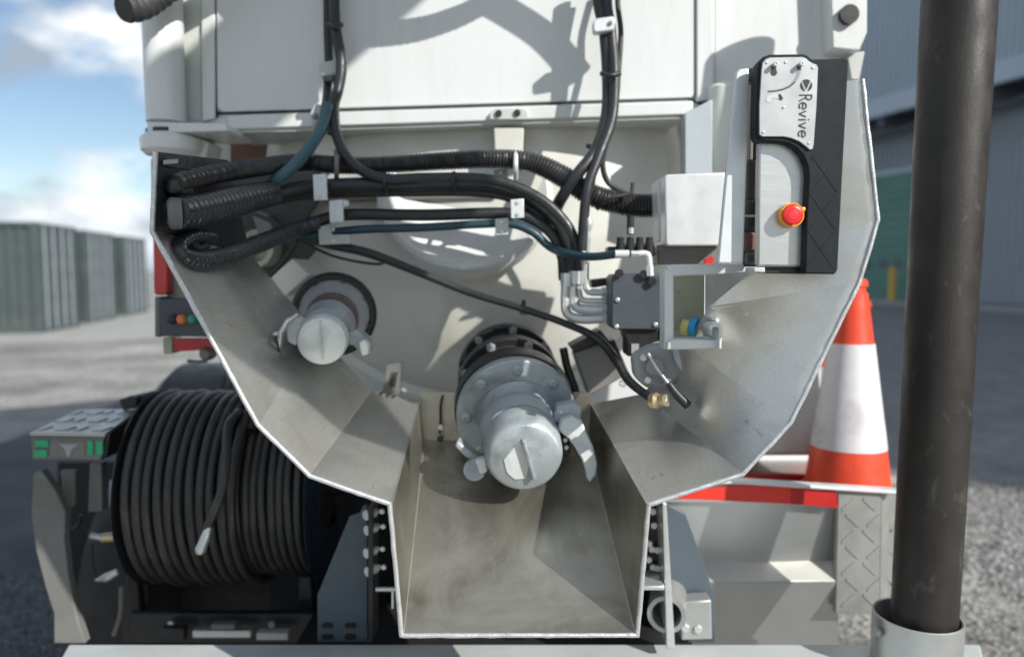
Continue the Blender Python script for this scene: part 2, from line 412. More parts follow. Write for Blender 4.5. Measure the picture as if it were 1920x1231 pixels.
a = link('asphalt_apron', mesh([(-9, 2.0, 0.005), (1.4, 2.0, 0.005), (1.4, 6.2, 0.005), (-2.2, 9.2, 0.005), (-5.0, 9.4, 0.005), (-9, 6.5, 0.005)], [(0, 1, 2, 3, 4, 5)]), ASPH_D)
tag(a, kind='structure')
a = link('concrete_pad', mesh([(-40, 15.5, 0.006), (-9.5, 16.8, 0.006), (-8.3, 18.0, 0.006), (-11.4, 30, 0.006), (-40, 30, 0.006)], [(0, 1, 2, 3, 4)]), CONC)
tag(a, kind='structure')
# loose stones on the ground nearest the camera, one mass
def gravel(name, xr, yr, count, mcol, smin, smax):
    rng = np.random.default_rng(3)
    V = []; Fc = []
    octa = np.array([(1, 0, 0), (-1, 0, 0), (0, 1, 0), (0, -1, 0), (0, 0, 1), (0, 0, -1)], float)
    of = [(0, 2, 4), (2, 1, 4), (1, 3, 4), (3, 0, 4), (2, 0, 5), (1, 2, 5), (3, 1, 5), (0, 3, 5)]
    for i in range(count):
        c = np.array((rng.uniform(*xr), rng.uniform(*yr), 0.004))
        s = rng.uniform(smin, smax) * rng.uniform(0.6, 1.3, 3); s[2] *= 0.7
        an = rng.uniform(0, 6.28); R = np.array([(math.cos(an), -math.sin(an), 0), (math.sin(an), math.cos(an), 0), (0, 0, 1)])
        q = (octa * s * rng.uniform(0.75, 1.2, (6, 1))) @ R.T + c
        k = len(V); V += q.tolist(); Fc += [tuple(j + k for j in f) for f in of]
    me = bpy.data.meshes.new('g'); me.from_pydata(V, [], Fc); me.update()
    o = link(name, me, mcol); tag(o, kind='stuff')
    return o
def stone_mat(name, lo, hi):
    m = bpy.data.materials.new(name); m.use_nodes = True; n = m.node_tree.nodes; l = m.node_tree.links
    gm = n.new('ShaderNodeNewGeometry'); r = n.new('ShaderNodeValToRGB')
    r.color_ramp.elements[0].color = tuple(lo) + (1,); r.color_ramp.elements[1].color = tuple(hi) + (1,)
    l.new(gm.outputs['Random Per Island'], r.inputs[0]); l.new(r.outputs[0], n['Principled BSDF'].inputs['Base Color'])
    n['Principled BSDF'].inputs['Roughness'].default_value = 0.85
    return m
o = gravel('gravel', (2.5, 5.4), (3.1, 5.6), 15000, stone_mat('stone_grey', (0.07, 0.07, 0.075), (0.38, 0.375, 0.36)), 0.008, 0.02)
tag(o, 'loose light grey gravel lying right of the upright black hose', 'gravel')
o = gravel('loose_chippings', (-3.4, -1.9), (2.9, 3.9), 4500, stone_mat('stone_dark', (0.04, 0.045, 0.05), (0.17, 0.175, 0.18)), 0.007, 0.016)
tag(o, 'dark stone chippings on the asphalt below the grey mudguard', 'gravel')

# ================================================================== CONTAINERS
def container(px, Y, z_top, label, nr_gap):
    O = P(px, 600, Y); O.z = 0
    t = thing('shipping_container', label, 'container', O, 'green shipping containers in a row')
    ux = Vector((-0.985, -0.17, 0)).normalized()       # along the long side (to the left)
    uy = Vector((-0.17, 0.985, 0)).normalized()       # along the door end (away)
    Lc, Wc = 6.05, 2.44
    def Q(a, b, z): return O + ux * a + uy * b + Vector((0, 0, z))
    def bar(name, a0, a1, b0, b1, z0, z1, m=CONT, par=t):
        v = [Q(a, b, z) for z in (z0, z1) for a, b in ((a0, b0), (a1, b0), (a1, b1), (a0, b1))]
        return link(name, mesh(v, [(0, 3, 2, 1), (4, 5, 6, 7), (0, 1, 5, 4), (1, 2, 6, 5), (2, 3, 7, 6), (3, 0, 4, 7)]), m, par)
    # corrugated long side towards the camera
    def corr(name, b_in, sgn):
        vs = []; n = 22; prof = []
        for i in range(n):
            x0 = 0.15 + i * (Lc - 0.3) / n; pw = (Lc - 0.3) / n
            prof += [(x0, 0.0), (x0 + pw * .3, 0.0), (x0 + pw * .45, 0.06), (x0 + pw * .85, 0.06)]
        prof.append((Lc - 0.15, 0.0))
        for x, d in prof:
            vs += [Q(x, b_in + sgn * d, 0.16), Q(x, b_in + sgn * d, z_top - 0.10)]
        return link(name, mesh(vs, [(2 * i, 2 * i + 2, 2 * i + 3, 2 * i + 1) for i in range(len(prof) - 1)]), CONT, t)
    corr('side_wall', 0.03, 1); corr('side_wall', Wc - 0.03, -1)
    bar('roof', 0.05, Lc - 0.05, 0.05, Wc - 0.05, z_top - 0.06, z_top - 0.02)
    for b in (0.0, Wc - 0.12):
        bar('bottom_rail', 0.15, Lc - 0.15, b, b + 0.12, 0.0, 0.16); bar('top_rail', 0.15, Lc - 0.15, b, b + 0.1, z_top - 0.1, z_top)
        for a0 in (0.0, Lc - 0.15): bar('corner_post', a0, a0 + 0.15, b - 0.01, b + 0.13, 0.0, z_top)
    bar('end_wall', Lc - 0.1, Lc - 0.05, 0.1, Wc - 0.1, 0.1, z_top - 0.05)
    bar('door_header', 0.02, 0.14, 0.13, Wc - 0.13, z_top - 0.14, z_top - 0.004); bar('door_sill', 0.02, 0.14, 0.13, Wc - 0.13, 0.02, 0.16)
    for b0, b1 in ((0.14, Wc / 2 - 0.01), (Wc / 2 + 0.01, Wc - 0.14)):
        d = bar('door', 0.06, 0.12, b0, b1, 0.17, z_top - 0.15)
        for z in (0.55, 1.15, 1.75, 2.3): bar('door_panel', 0.035, 0.065, b0 + 0.08, b1 - 0.08, z - 0.2, z + 0.24, CONT, d)
        for f in (0.25, 0.75):
            bb = b0 + (b1 - b0) * f
            rod = bar('locking_rod', -0.01, 0.025, bb - 0.02, bb + 0.02, 0.1, z_top - 0.06, MATS['zinc_plate'] if False else CLAD_G, d)
            
    return t
container(78, 19.1, 2.86, 'dark green shipping container nearest the left edge, its ribbed side showing', 0)
container(166, 22.6, 2.84, 'middle dark green shipping container of the three at left', 0)
container(238, 26.4, 2.84, 'farthest dark green shipping container, half hidden behind the red truck lamp', 0)

# ================================================================== WAREHOUSE
WA, WU = Vector((21.0, 30.6, 0)), Vector((-0.24, 0.97, 0)).normalized()
WN = Vector((-WU.y, WU.x, 0)); WN = WN if WN.x < 0 else -WN       # faces the yard
wh = thing('warehouse', 'blue grey ribbed metal warehouse with green roller door behind the black hose', 'warehouse', WA)
def WQ(s, o, z): return WA + WU * s + WN * o + Vector((0, 0, z))
def wbox(name, s0, s1, o0, o1, z0, z1, m, par=wh):
    v = [WQ(s, o_, z) for z in (z0, z1) for s, o_ in ((s0, o0), (s1, o0), (s1, o1), (s0, o1))]
    return link(name, mesh(v, [(0, 3, 2, 1), (4, 5, 6, 7), (0, 1, 5, 4), (1, 2, 6, 5), (2, 3, 7, 6), (3, 0, 4, 7)]), m, par)
def wclad(name, s0, s1, o, z0, z1, m, pitch=0.33):
    n = int((s1 - s0) / pitch); prof = []
    for i in range(n):
        x = s0 + i * pitch
        prof += [(x, 0), (x + pitch * .55, 0), (x + pitch * .65, 0.11), (x + pitch * .9, 0.11)]
    prof.append((s1, 0)); vs = []
    for s, d in prof: vs += [WQ(s, o + d, z0), WQ(s, o + d, z1)]
    return link(name, mesh(vs, [(2 * i, 2 * i + 2, 2 * i + 3, 2 * i + 1) for i in range(len(prof) - 1)]), m, wh)
S0, S1 = -50.0, 26.0
wbox('core_wall', S0, S1, -24, -0.1, 0, 24.5, CLAD_G)
wclad('cladding', S0, S1, 2.05, 9.4, 25, CLAD)
wbox('upper_wall', S0, S1, 0.0, 2.0, 9.5, 24.8, CLAD)
wbox('fascia_trim', S0, S1, 2.0, 2.2, 8.9, 9.75, TRIM)
wbox('soffit', S0, S1, -0.05, 2.0, 9.0, 9.3, SOFFIT)
for s in np.arange(S0 + 2, S1, 6.0): wbox('soffit_beam', s, s + 0.3, -0.05, 1.98, 8.45, 9.0, SOFFIT)
wbox('soffit_rail', S0, S1, 0.9, 1.1, 8.3, 8.5, SOFFIT)
DS0, DS1, DZ = 5.9, 12.3, 6.4
wclad('cladding', S0, DS0 - 0.35, 0.02, 0.2, 9.0, CLAD_G)
wclad('cladding', DS1 + 0.35, S1, 0.02, 0.2, 9.0, CLAD_G)
wclad('cladding', DS0 - 0.35, DS1 + 0.35, 0.02, DZ + 0.25, 9.0, CLAD_G)
door = wbox('roller_door', DS0, DS1, -0.05, 0.03, 0.05, DZ, DOORG)
nsl = 14
for i in range(nsl): wbox('door_slat', DS0 + 0.02, DS1 - 0.02, 0.03, 0.075, 0.08 + i * DZ / nsl, (i + 0.93) * DZ / nsl + 0.05, DOORG, door)
for k in range(5): wbox('door_window', DS0 + 0.6 + k * 1.1, DS0 + 1.2 + k * 1.1, 0.06, 0.09, 1.7, 2.15, SOFFIT, door)
wbox('door_frame', DS0 - 0.35, DS0, 0.02, 0.14, 0, DZ + 0.25, TRIM); wbox('door_frame', DS1, DS1 + 0.35, 0.02, 0.14, 0, DZ + 0.25, TRIM)
wbox('door_frame', DS0, DS1, 0.02, 0.14, DZ, DZ + 0.25, TRIM)
kb = wbox('kerb', S0, S1, 0.15, 2.3, 0, 0.13, CONC, None); tag(kb, kind='structure')
bp = WQ(6.2, 0.9, 0.13)
bl = thing('bollard', 'yellow bollard in front of the green roller door', 'bollard', bp)
lathe('post', [(0, 0), (0, 0.16), (1.55, 0.16), (1.62, 0.1), (1.64, 0)], bp, (0, 0, 1), BOLY, bl, 20)
lathe('base_plate', [(0, 0.17), (0.0, 0.26), (0.03, 0.26), (0.03, 0.17)], bp, (0, 0, 1), CONC, bl, 20)

# ================================================================== TRUCK
TR = thing('tanker_truck', 'white vacuum tanker truck seen from behind with cream tank end', 'truck', (0, 5.0, 0))
YP = 2.15
# body volume behind everything, so the place holds from the side too
box('body', (-0.86, 2.46, 1.02), (1.04, 9.0, 3.35), WHITE, TR, 0.02)
box('chassis', (-0.78, 2.30, 0.50), (0.62, 9.6, 1.02), BLACKM, TR, 0.01)
box('cab', (-1.2, 9.15, 0.6), (1.2, 11.2, 3.1), WHITE, TR, 0.12)
# upper white panel
prism('back_panel', [(296, -160), (1340, -160), (1340, 206), (420, 236), (296, 232)], YP, 0.04, WHITE, TR)
prism('cabinet_door', [(404, -150), (1303, -150)] + [(1303, 176), (1297, 183)] + [(418, 210), (407, 203)], YP - 0.012, 0.010, WHITE, TR, 0.003)
ptube('door_seal', [(402, -140), (404, 190), (412, 210), (440, 212), (860, 199), (1290, 184), (1304, 178), (1306, -140)], 2.2, RUBBER_D, TR, YP - 0.006, 6)
prism('bottom_rail', [(424, 216), (1300, 189), (1300, 214), (428, 243)], YP - 0.03, 0.05, WHITE, TR, 0.004)
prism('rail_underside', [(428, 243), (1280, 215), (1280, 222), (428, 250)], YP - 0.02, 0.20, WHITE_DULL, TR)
prism('pillar', [(1306, -150), (1338, -150), (1338, 186), (1306, 190)], YP - 0.02, 0.05, WHITE, TR, 0.004)
prism('side_panel', [(1340, -150), (1540, -150), (1545, 40), (1560, 70), (1588, 106), (1588, 150), (1340, 178)], YP + 0.01, 0.05, WHITE, TR, 0.004)
prism('hinge_bracket', [(1552, -160), (1628, -160), (1627, 60), (1612, 96), (1560, 92)], YP - 0.05, 0.12, WHITE, TR, 0.006)
hb = lathe('hinge_pin', [(0, 0), (0, 0.026), (0.02, 0.026), (0.02, 0)], P(1594, 26, YP - 0.068), (0, 1, 0), BLACKP, TR, 20)
prism('bracket_foot', [(1588, 100), (1622, 96), (1612, 150), (1596, 150)], YP - 0.02, 0.1, WHITE_DULL, TR, 0.003)
# recess and left post
prism('recess_shade_panel', [(338, -160), (376, -160), (378, 226), (344, 226)], YP - 0.004, 0.003, WHITE_DULL, TR)  # duller white paints the shade inside the recess
prism('recess_strip', [(376, -160), (401, -160), (403, 222), (378, 228)], YP - 0.015, 0.012, WHITE, TR, 0.003)
pb = P(312, 226, 2.10)
lathe('hinge_post', [(-0.005, 0.0), (-0.005, 0.052), (0.62, 0.055), (0.62, 0)], pb, (0, 0, 1), WHITE, TR, 28)
prism('post_flange', [(274, 228), (425, 232), (428, 246), (276, 250)], 2.02, 0.2, WHITE, TR, 0.004)
d0 = P(322, 292, 2.08)
lathe('bearing_cup', [(0, 0), (0.0, 0.066), (0.012, 0.078), (0.044, 0.08), (0.056, 0.066), (0.056, 0)], d0, (0, 0, 1), WHITE, TR, 32)
lathe('bearing_seal', [(0, 0.05), (0.0, 0.064), (0.012, 0.064), (0.012, 0.05)], d0 + Vector((0, 0, 0.055)), (0, 0, 1), BLACKP, TR, 32)
prism('cup_bracket', [(362, 252), (392, 268), (378, 322), (352, 322)], 2.1, 0.1, CREAM, TR, 0.004)
# bulkhead behind the hoses
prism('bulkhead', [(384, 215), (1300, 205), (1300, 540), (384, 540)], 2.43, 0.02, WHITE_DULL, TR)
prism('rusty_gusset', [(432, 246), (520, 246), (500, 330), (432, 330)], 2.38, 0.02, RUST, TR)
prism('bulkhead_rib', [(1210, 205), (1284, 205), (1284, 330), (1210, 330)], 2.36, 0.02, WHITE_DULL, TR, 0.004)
prism('hanger_post', [(926, 240), (982, 240), (980, 300), (928, 300)], 2.12, 0.05, CREAM, TR, 0.003)
hp = prism('hanger_tab', [(918, 224), (918, 212), (928, 203), (980, 202), (990, 210), (990, 224)], YP - 0.042, 0.011, WHITE_DULL, TR, 0.002)
for q in ((935, 213), (970, 212)): bolt(P(q[0], q[1], YP - 0.042), NEG_Y, 0.010, BLACKP, hp)
prism('hanger_post', [(590, 246), (632, 246), (632, 306), (590, 306)], 2.2, 0.05, CREAM, TR, 0.003)
prism('support_column', [(1284, 212), (1336, 186), (1336, 338), (1284, 338)], 2.08, 0.06, mat('pale_blue_grey', (0.40, 0.44, 0.465), 0.45), TR, 0.003)
c0 = P(1352, 322, 2.12)
lathe('grease_canister', [(0, 0), (0, 0.042), (0.23, 0.042), (0.24, 0.03), (0.25, 0)], c0, (0, 0, 1), CREAM, TR, 24)
# tank end
TC = P(895, 345, 2.46); RT = 0.70
prof = [(0.10, 0.0)]
for i in range(0, 19):
    a = math.radians(90 * i / 18); prof.append((-0.27 * math.cos(a) ** 0.9 if i else -0.27, RT * math.sin(a)))
prof = [(-0.27 * math.cos(math.radians(90 * i / 18)), RT * math.sin(math.radians(90 * i / 18))) for i in range(19)] + [(0.05, RT), (0.05, 0)]
tank = lathe('tank_end', prof, TC, (0, 1, 0), CREAM, TR, 96)
lathe('tank_rim', [(-0.05, RT - 0.012), (-0.055, RT + 0.018), (0.0, RT + 0.022), (0.03, RT + 0.02), (0.03, RT - 0.012)], TC, (0, 1, 0), CREAM, TR, 96)
box('tank_shell_underside', (TC.x - 0.45, 2.5, 1.0), (TC.x + 0.45, 2.6, 1.2), BLACKM, TR)
# round manway lid
HC = P(872, 362, 2.18); HA = Vector((0.05, -1, 0.52)).normalized()
lid = lathe('manway_lid', [(-0.06, 0), (-0.06, 0.25), (0.0, 0.256), (0.012, 0.25), (0.014, 0.238), (-0.012, 0.20), (-0.03, 0.11), (-0.034, 0)], HC, HA, WHITE, TR, 72)
prism('hidden_shade_panel', [(1362, 160), (1430, 160), (1430, 505), (1362, 505)], 2.2, 0.02, WHITE_DULL, TR)  # unseen panel added behind the side plate to shade the bulkhead
# tank feet
def foot(x, y, s, Y):
    prism('tank_foot', [(x - 14 * s, y), (x + 16 * s, y - 4), (x + 10 * s, y + 62), (x - 22 * s, y + 62)], Y, 0.02, BROWNP, TR, 0.002)
    prism('foot_slot', [(x - 3 * s, y + 14), (x + 8 * s, y + 13), (x + 3 * s, y + 40), (x - 9 * s, y + 41)], Y - 0.003, 0.003, DUSK, TR)
foot(738, 684, 1, 2.12)
# left mid: stub, plates
prism('stub_post', [(392, 408), (420, 408), (420, 452), (392, 452)], 2.05, 0.04, CREAM, TR, 0.004)
prism('shade_cross_plate', [(424, 322), (600, 318), (600, 372), (578, 404), (590, 470), (545, 520), (455, 520), (424, 440)], 2.20, 0.02, DUSK, TR, 0.003)  # dark plate whose colour stands in for shade behind the left hoses
prism('cross_plate_rib', [(470, 392), (500, 400), (516, 440), (486, 452)], 2.14, 0.05, BROWNP, TR, 0.004)
prism('upper_ledge', [(600, 352), (930, 348), (930, 372), (600, 378)], 2.18, 0.10, BROWNP, TR, 0.004)
prism('square_tube', [(548, 484), (580, 516), (534, 556), (508, 520)], 2.0, 0.20, CREAM, TR, 0.004)
lathe('hose_port', [(0, 0), (0, 0.05), (0.06, 0.055), (0.06, 0.04), (0.02, 0.03), (0.02, 0)], P(500, 470, 2.2), (-0.2, -1, 0.1), OLIVE, TR, 24)
# dark plates under the reel / centre
prism('under_frame', [(236, 770), (745, 770), (745, 1212), (236, 1212)], 2.55, 0.03, BLACKM, TR)
prism('under_frame', [(740, 940), (1260, 940), (1260, 1215), (740, 1215)], 2.2, 0.03, BLACKM, TR)
lf = prism('mounting_plate', [(689, 948), (689, 1204), (595, 1204), (595, 1115), (655, 968), (674, 962), (681, 948)], 1.86, 0.012, SLATE, TR, 0.002)
for cx in (614, 657):
    for cy in (1172, 1193):
        prism('slot', [(cx - 11, cy)] + arc_px(cx - 6, cy, 5, 180, 270, 3) + arc_px(cx + 6, cy, 5, -90, 90, 5) + arc_px(cx - 6, cy, 5, 90, 170, 3), 1.857, 0.004, BLACKM, lf)
prism('plate_flange', [(690, 950), (699, 950), (699, 1204), (690, 1204)], 1.80, 0.08, BLACKP, TR, 0.002)
rf = prism('mounting_plate', [(1250, 946), (1262, 950), (1286, 964), (1341, 1116), (1341, 1204), (1266, 1204), (1250, 1204)], 1.86, 0.012, SLATE, TR, 0.002)
prism('plate_flange', [(1242, 940), (1250, 944), (1266, 1215), (1250, 1215)], 1.74, 0.10, ZINC, TR, 0.002)
prism('base_block', [(1278, 1128), (1334, 1124), (1336, 1198), (1278, 1200)], 1.80, 0.05, MATS['checker_alloy'], TR, 0.004)
for q in ((1284, 1176), (1308, 1178)): bolt(P(q[0], q[1], 1.80), NEG_Y, 0.011, ZINC, TR)
lathe('pipe_stub', [(0.12, 0.0), (0.12, 0.036), (0.0, 0.036), (0.0, 0.047), (0.16, 0.047)], P(1250, 1152, 1.76), (0.25, 1, 0.0), PLATE, TR, 32)
for i, (x, y) in enumerate([(702, 958), (704, 986), (703, 1028), (705, 1062)]):
    lathe('spool_end', [(0, 0), (0, 0.007), (0.012, 0.007), (0.012, 0.0125), (0.04, 0.0125), (0.04, 0)], P(x + 6, y, 1.84), (-0.6, -0.8, 0), ZINC, TR, 12)
    bolt(P(x + 15, y, 1.80), (-0.3, -1, 0), 0.007, ZINC, TR)
for i, (x, y) in enumerate([(1224, 958), (1226, 984), (1222, 1028), (1224, 1062), (1232, 1030), (1232, 1064), (1216, 1048), (1217, 1018)]):
    bolt(P(x, y, 1.80), NEG_Y, 0.009, ZINC, TR)
prism('valve_bank', [(1212, 945), (1242, 945), (1242, 1102), (1208, 1102)], 1.815, 0.08, BLACKP, TR)
prism('drip_shelf', [(1204, 1098), (1246, 1098), (1246, 1106), (1203, 1106)], 1.72, 0.1, ZINC, TR, 0.002)
tube('hydraulic_stem', [P(705, 1104, 1.8), P(720, 1104, 1.8), P(742, 1104, 1.8)], 0.006, ZINC, TR, 8)
prism('tie_rod', [(734, 1108), (738, 1108), (738, 1140), (734, 1140)], 1.7, 0.005, ZINC, TR)
lathe('axle_end', [(0, 0), (0, 0.014), (0.03, 0.014), (0.03, 0.024), (0.05, 0.024), (0.05, 0)], P(586, 946, 2.25), (0.9, 0.4, 0), ZINC, TR, 16)
# rear step bumper
zb = 0.700
def at_z(px, z, Y): return Vector(((px - CX) / F_PX * (Y * cP - (z - CAM_H) * sP), Y, z))
st = [at_z(128, zb, 1.82), at_z(1838, zb, 1.82), at_z(1900, zb, 1.30), at_z(-20, zb, 1.30)]
v = st + [p - Vector((0, 0, 0.12)) for p in st]
link('rear_step', mesh(v, [(0, 1, 2, 3), (7, 6, 5, 4), (0, 4, 5, 1), (1, 5, 6, 2), (2, 6, 7, 3), (3, 7, 4, 0)]), BUMP, TR, 0.006)
box('step_beam', (-0.6, 1.75, 0.52), (0.5, 2.4, 0.615), BLACKM, TR)
# right side locker with lipped tray on top
prism('locker_front', [(1240, 940, 2.02), (1572, 940, 2.02), (1572, 1052, 2.05), (1240, 1060, 2.05)], 2.02, 0.02, STEEL_BOX, TR)
prism('locker_fold', [(1240, 1058, 2.05), (1572, 1048, 2.05), (1572, 1090, 2.0), (1240, 1092, 2.0)], 2.0, 0.016, BAND, TR, 0.012)
prism('locker_skirt', [(1240, 1092, 2.0), (1572, 1090, 2.0), (1572, 1212, 2.08), (1240, 1212, 2.08)], 2.012, 0.007, STEEL_BOX, TR)
prism('tape_band', [(1262, 925), (1390, 908), (1482, 913), (1482, 944), (1262, 934)], 1.995, 0.024, TAPE, TR)
prism('tape_band', [(1482, 913), (1568, 918), (1570, 951), (1482, 944)], 1.995, 0.024, TAPE_D, TR)
prism('tray_lip', [(1230, 898), (1400, 902), (1692, 921), (1692, 927), (1400, 908), (1230, 904)], 1.985, 0.04, PALEP, TR, 0.002)
zt = 0.935
tf = [at_z(1260, zt, 2.05), at_z(1690, zt, 2.05), Vector((1.16, 3.1, zt)), Vector((0.55, 3.1, zt))]
slab('tray_floor', tf, 0.02, PLATE, TR, away=Vector((0, 0, 2)))
cp = prism('checker_corner', [(1572, 922), (1652, 926), (1650, 1150), (1566, 1150)], 2.0, 0.02, PLATE, TR, 0.003)
cp2 = prism('checker_side', [(1652, 926, 2.0), (1694, 930, 2.12), (1680, 1150, 2.12), (1650, 1150, 2.0)], 2.0, 0.02, PLATE, TR)
for r_ in range(7):
    for c_ in range(2):
        x, y = 1590 + c_ * 40 + (8 if r_ % 2 else 0), 945 + r_ * 30
        d = 10 if (r_ + c_) % 2 else -10
        prism('tread', [(x - 11, y - d - 2), (x + 11, y + d - 2), (x + 11, y + d + 3), (x - 11, y - d + 3)], 1.998, 0.003, PLATE, cp)
for r_ in range(7):
    x, y = 1672, 950 + r_ * 28; d = 8 if r_ % 2 else -8
    prism('tread', [(x - 9, y - d - 2, 2.046), (x + 7, y + d - 2, 2.09), (x + 7, y + d + 3, 2.09), (x - 9, y - d + 3, 2.046)], 2.05, 0.004, PLATE, cp2)
box('locker_body', (0.47, 2.13, 0.60), (0.93, 2.9, 0.91), BLACKM, TR)
# right rear lamp board behind the cone
prism('white_strip', [(1395, 852), (1532, 852), (1520, 900), (1395, 900)], 2.75, 0.02, LED, TR, 0.003)
prism('red_strip', [(1388, 887), (1530, 890), (1530, 905), (1388, 905)], 2.45, 0.02, TAPE_D, TR, 0.003)
ptube('orange_bar', [(1435, 830), (1470, 826), (1550, 824)], 6, ORANGE, TR, 2.7, 10)
prism('grey_locker', [(1440, 690), (1560, 690), (1560, 900), (1440, 900)], 3.0, 0.3, BROWNP, TR, 0.01)
ptube('stay_bar', [(1470, 760), (1492, 720), (1500, 690)], 7, BLACKP, TR, 2.8, 8)
ptube('stay_bar', [(1480, 735), (1492, 775), (1500, 800)], 6, BLACKP, TR, 2.8, 8)
tl = prism('tail_lamp', [(1528, 624), (1560, 624), (1560, 652), (1522, 652)], 2.8, 0.06, LENS, TR, 0.004)
prism('lamp_base', [(1520, 660), (1556, 660), (1550, 688), (1512, 688)], 2.8, 0.06, LENS, TR, 0.004)
prism('lamp_trim', [(1530, 616), (1562, 616), (1562, 621), (1530, 621)], 2.79, 0.04, LED, TR)
# left rear lamps, boards
prism('tail_strip', [(282, 296), (298, 296), (296, 436), (284, 436)], 2.0, 0.05, LENS, TR, 0.004)
prism('tail_lamp', [(286, 436), (314, 436), (314, 548), (310, 553), (292, 553), (288, 548)], 2.08, 0.05, LENS, TR, 0.004)
prism('lamp_post', [(310, 420), (350, 420), (352, 566), (312, 566)], 2.12, 0.08, OLIVE, TR, 0.004)
pan = prism('switch_panel', [(298, 560), (424, 560), (424, 632), (298, 630)], 2.06, 0.06, PLAST_G, TR, 0.005)
prism('panel_edge', [(290, 556), (299, 556), (299, 632), (290, 630)], 2.062, 0.07, MUDG, TR, 0.002)
for x, m_ in ((326, BLACKP), (343, ORANGE_B), (363, GREEN_B)):
    lathe('push_button', [(0, 0.0), (0, 0.013), (0.014, 0.013), (0.02, 0.008), (0.021, 0)], P(x, 598, 2.06), (0, -1, 0.0), m_, pan, 16)
prism('reflector_post', [(304, 632), (323, 632), (323, 663), (306, 663)], 2.12, 0.06, OLIVE, TR, 0.003)
prism('reflector', [(324, 633), (404, 633), (404, 655), (326, 659)], 2.12, 0.02, LENS, TR, 0.003)
lathe('marker_lamp', [(0, 0), (0.0, 0.012), (0.01, 0.019), (0.03, 0.021), (0.05, 0.018), (0.05, 0)], P(383, 664, 2.1), (0, 1, 0), BROWNP, TR, 20)
tube('lamp_stay', [P(352, 676, 2.12), P(372, 678, 2.12), P(388, 676, 2.12)], 0.005, BROWNP, TR, 8)

# black wheel arch behind the reel
def arch(name, px0, px1, y_top, Y, r, width, m, parent):
    c = P((px0 + px1) / 2, y_top, Y) - Vector((0, 0, r)); vs = []; fs = []
    n = 20
    for i in range(n + 1):
        a_ = math.pi * i / n
        for xx in (-width / 2, width / 2):
            vs.append(c + Vector((xx, -r * math.cos(a_), r * math.sin(a_))))
    fs = [(2 * i, 2 * i + 1, 2 * i + 3, 2 * i + 2) for i in range(n)]
    me = mesh(vs, fs); o = link(name, me, m, parent, smooth=40)
    md = o.modifiers.new('solid', 'SOLIDIFY'); md.thickness = 0.012
    return o
wa = P(415, 690, 2.85)
lathe('wheel_arch', [(-0.19, 0.30), (-0.19, 0.42), (-0.15, 0.455), (0.15, 0.455), (0.19, 0.42), (0.19, 0.30)], Vector((-1.20, 3.05, wa.z - 0.46)), (1, 0, 0), BLACKP, TR, 56)
for k in range(3):
    prism('arch_strap', [(420 + 14 * k, 705 + 3 * k), (424 + 14 * k, 705 + 3 * k), (410 + 14 * k, 770), (406 + 14 * k, 770)], 2.58, 0.004, RUBBER_D, TR)

# rear left mudguard, wheel and light box
def mud():
    prof = [(62, 890), (58, 960), (66, 1030), (84, 1100), (100, 1150), (100, 1206), (160, 1206), (142, 1150), (128, 1080), (120, 1010), (122, 960), (104, 920), (76, 880)]
    return prism('mudguard', prof, 2.02, 0.03, MUDG, TR, 0.004)
mud()
def tyre(cx, Yc, zc, r, wd, parent, nm='wheel'):
    w_ = lathe(nm, [(-wd / 2, 0.0), (-wd / 2, r * 0.55), (-wd / 2 - 0.008, r * 0.8), (-wd / 2 + 0.015, r * 0.96), (-wd / 4, r), (wd / 4, r), (wd / 2 - 0.015, r * 0.96), (wd / 2 + 0.008, r * 0.8), (wd / 2, r * 0.55), (wd / 2, 0)], Vector((cx, Yc, zc)), (1, 0, 0), TYRE, parent, 48)
    lathe('rim', [(-wd / 2 - 0.004, 0), (-wd / 2 - 0.012, r * 0.3), (-wd / 2 - 0.01, r * 0.5)], Vector((cx, Yc, zc)), (1, 0, 0), ZINC, w_, 32)
    return w_
tyre(-1.31, 2.80, 0.49, 0.48, 0.26, TR); prism('inner_arch', [(108, 866), (250, 866), (250, 1210), (120, 1210), (112, 1000)], 3.4, 0.02, BLACKM, TR); tyre(1.0, 3.6, 0.48, 0.48, 0.24, TR)
tyre(-1.05, 9.9, 0.48, 0.48, 0.26, TR); tyre(1.05, 9.9, 0.48, 0.48, 0.26, TR)
prism('spring_hanger', [(112, 882), (140, 882), (140, 945), (128, 960), (120, 940)], 2.1, 0.02, MUDG, TR, 0.003)
prism('spring_hanger', [(168, 868), (190, 868), (192, 958), (164, 960)], 2.1, 0.03, MUDG, TR, 0.003)
prism('spring_hanger', [(204, 900), (216, 900), (216, 950), (204, 950)], 2.1, 0.03, CLAD_G, TR, 0.003)
ptube('air_line', [(118, 960, 2.15), (130, 990, 2.15), (146, 985, 2.15), (152, 965, 2.15)], 3, BLACKP, TR, 2.15, 8)
ptube('brake_fitting', [(112, 1008, 2.05), (126, 1012, 2.05)], 7, ZINC, TR, 2.05, 10)
ptube('valve_nipple', [(170, 1004), (196, 1008)], 6, ZINC, TR, 2.1, 10)
ptube('brass_union', [(192, 1008), (218, 1006)], 9, BRASS, TR, 2.1, 10)
ptube('steel_link', [(180, 1086), (200, 1082), (222, 1070)], [3, 9, 6], ZINC, TR, 2.1, 10)
ptube('air_line', [(172, 1015), (174, 1060), (184, 1088)], 2.5, BLACKP, TR, 2.1, 8)
ptube('steel_stay', [(228, 1100), (226, 1150), (214, 1190)], 5, BROWNP, TR, 2.15, 8)
lb = prism('light_box', [(58, 816), (196, 818), (190, 862), (60, 862)], 1.98, 0.03, MUDG, TR, 0.004)
lt = [P(56, 816, 1.975), P(197, 818, 1.975), P(262, 770, 2.36), P(148, 772, 2.36)]
slab('light_box_top', lt, 0.008, PLATE, TR, 0.0, away=Vector((-1, 2, 0)))
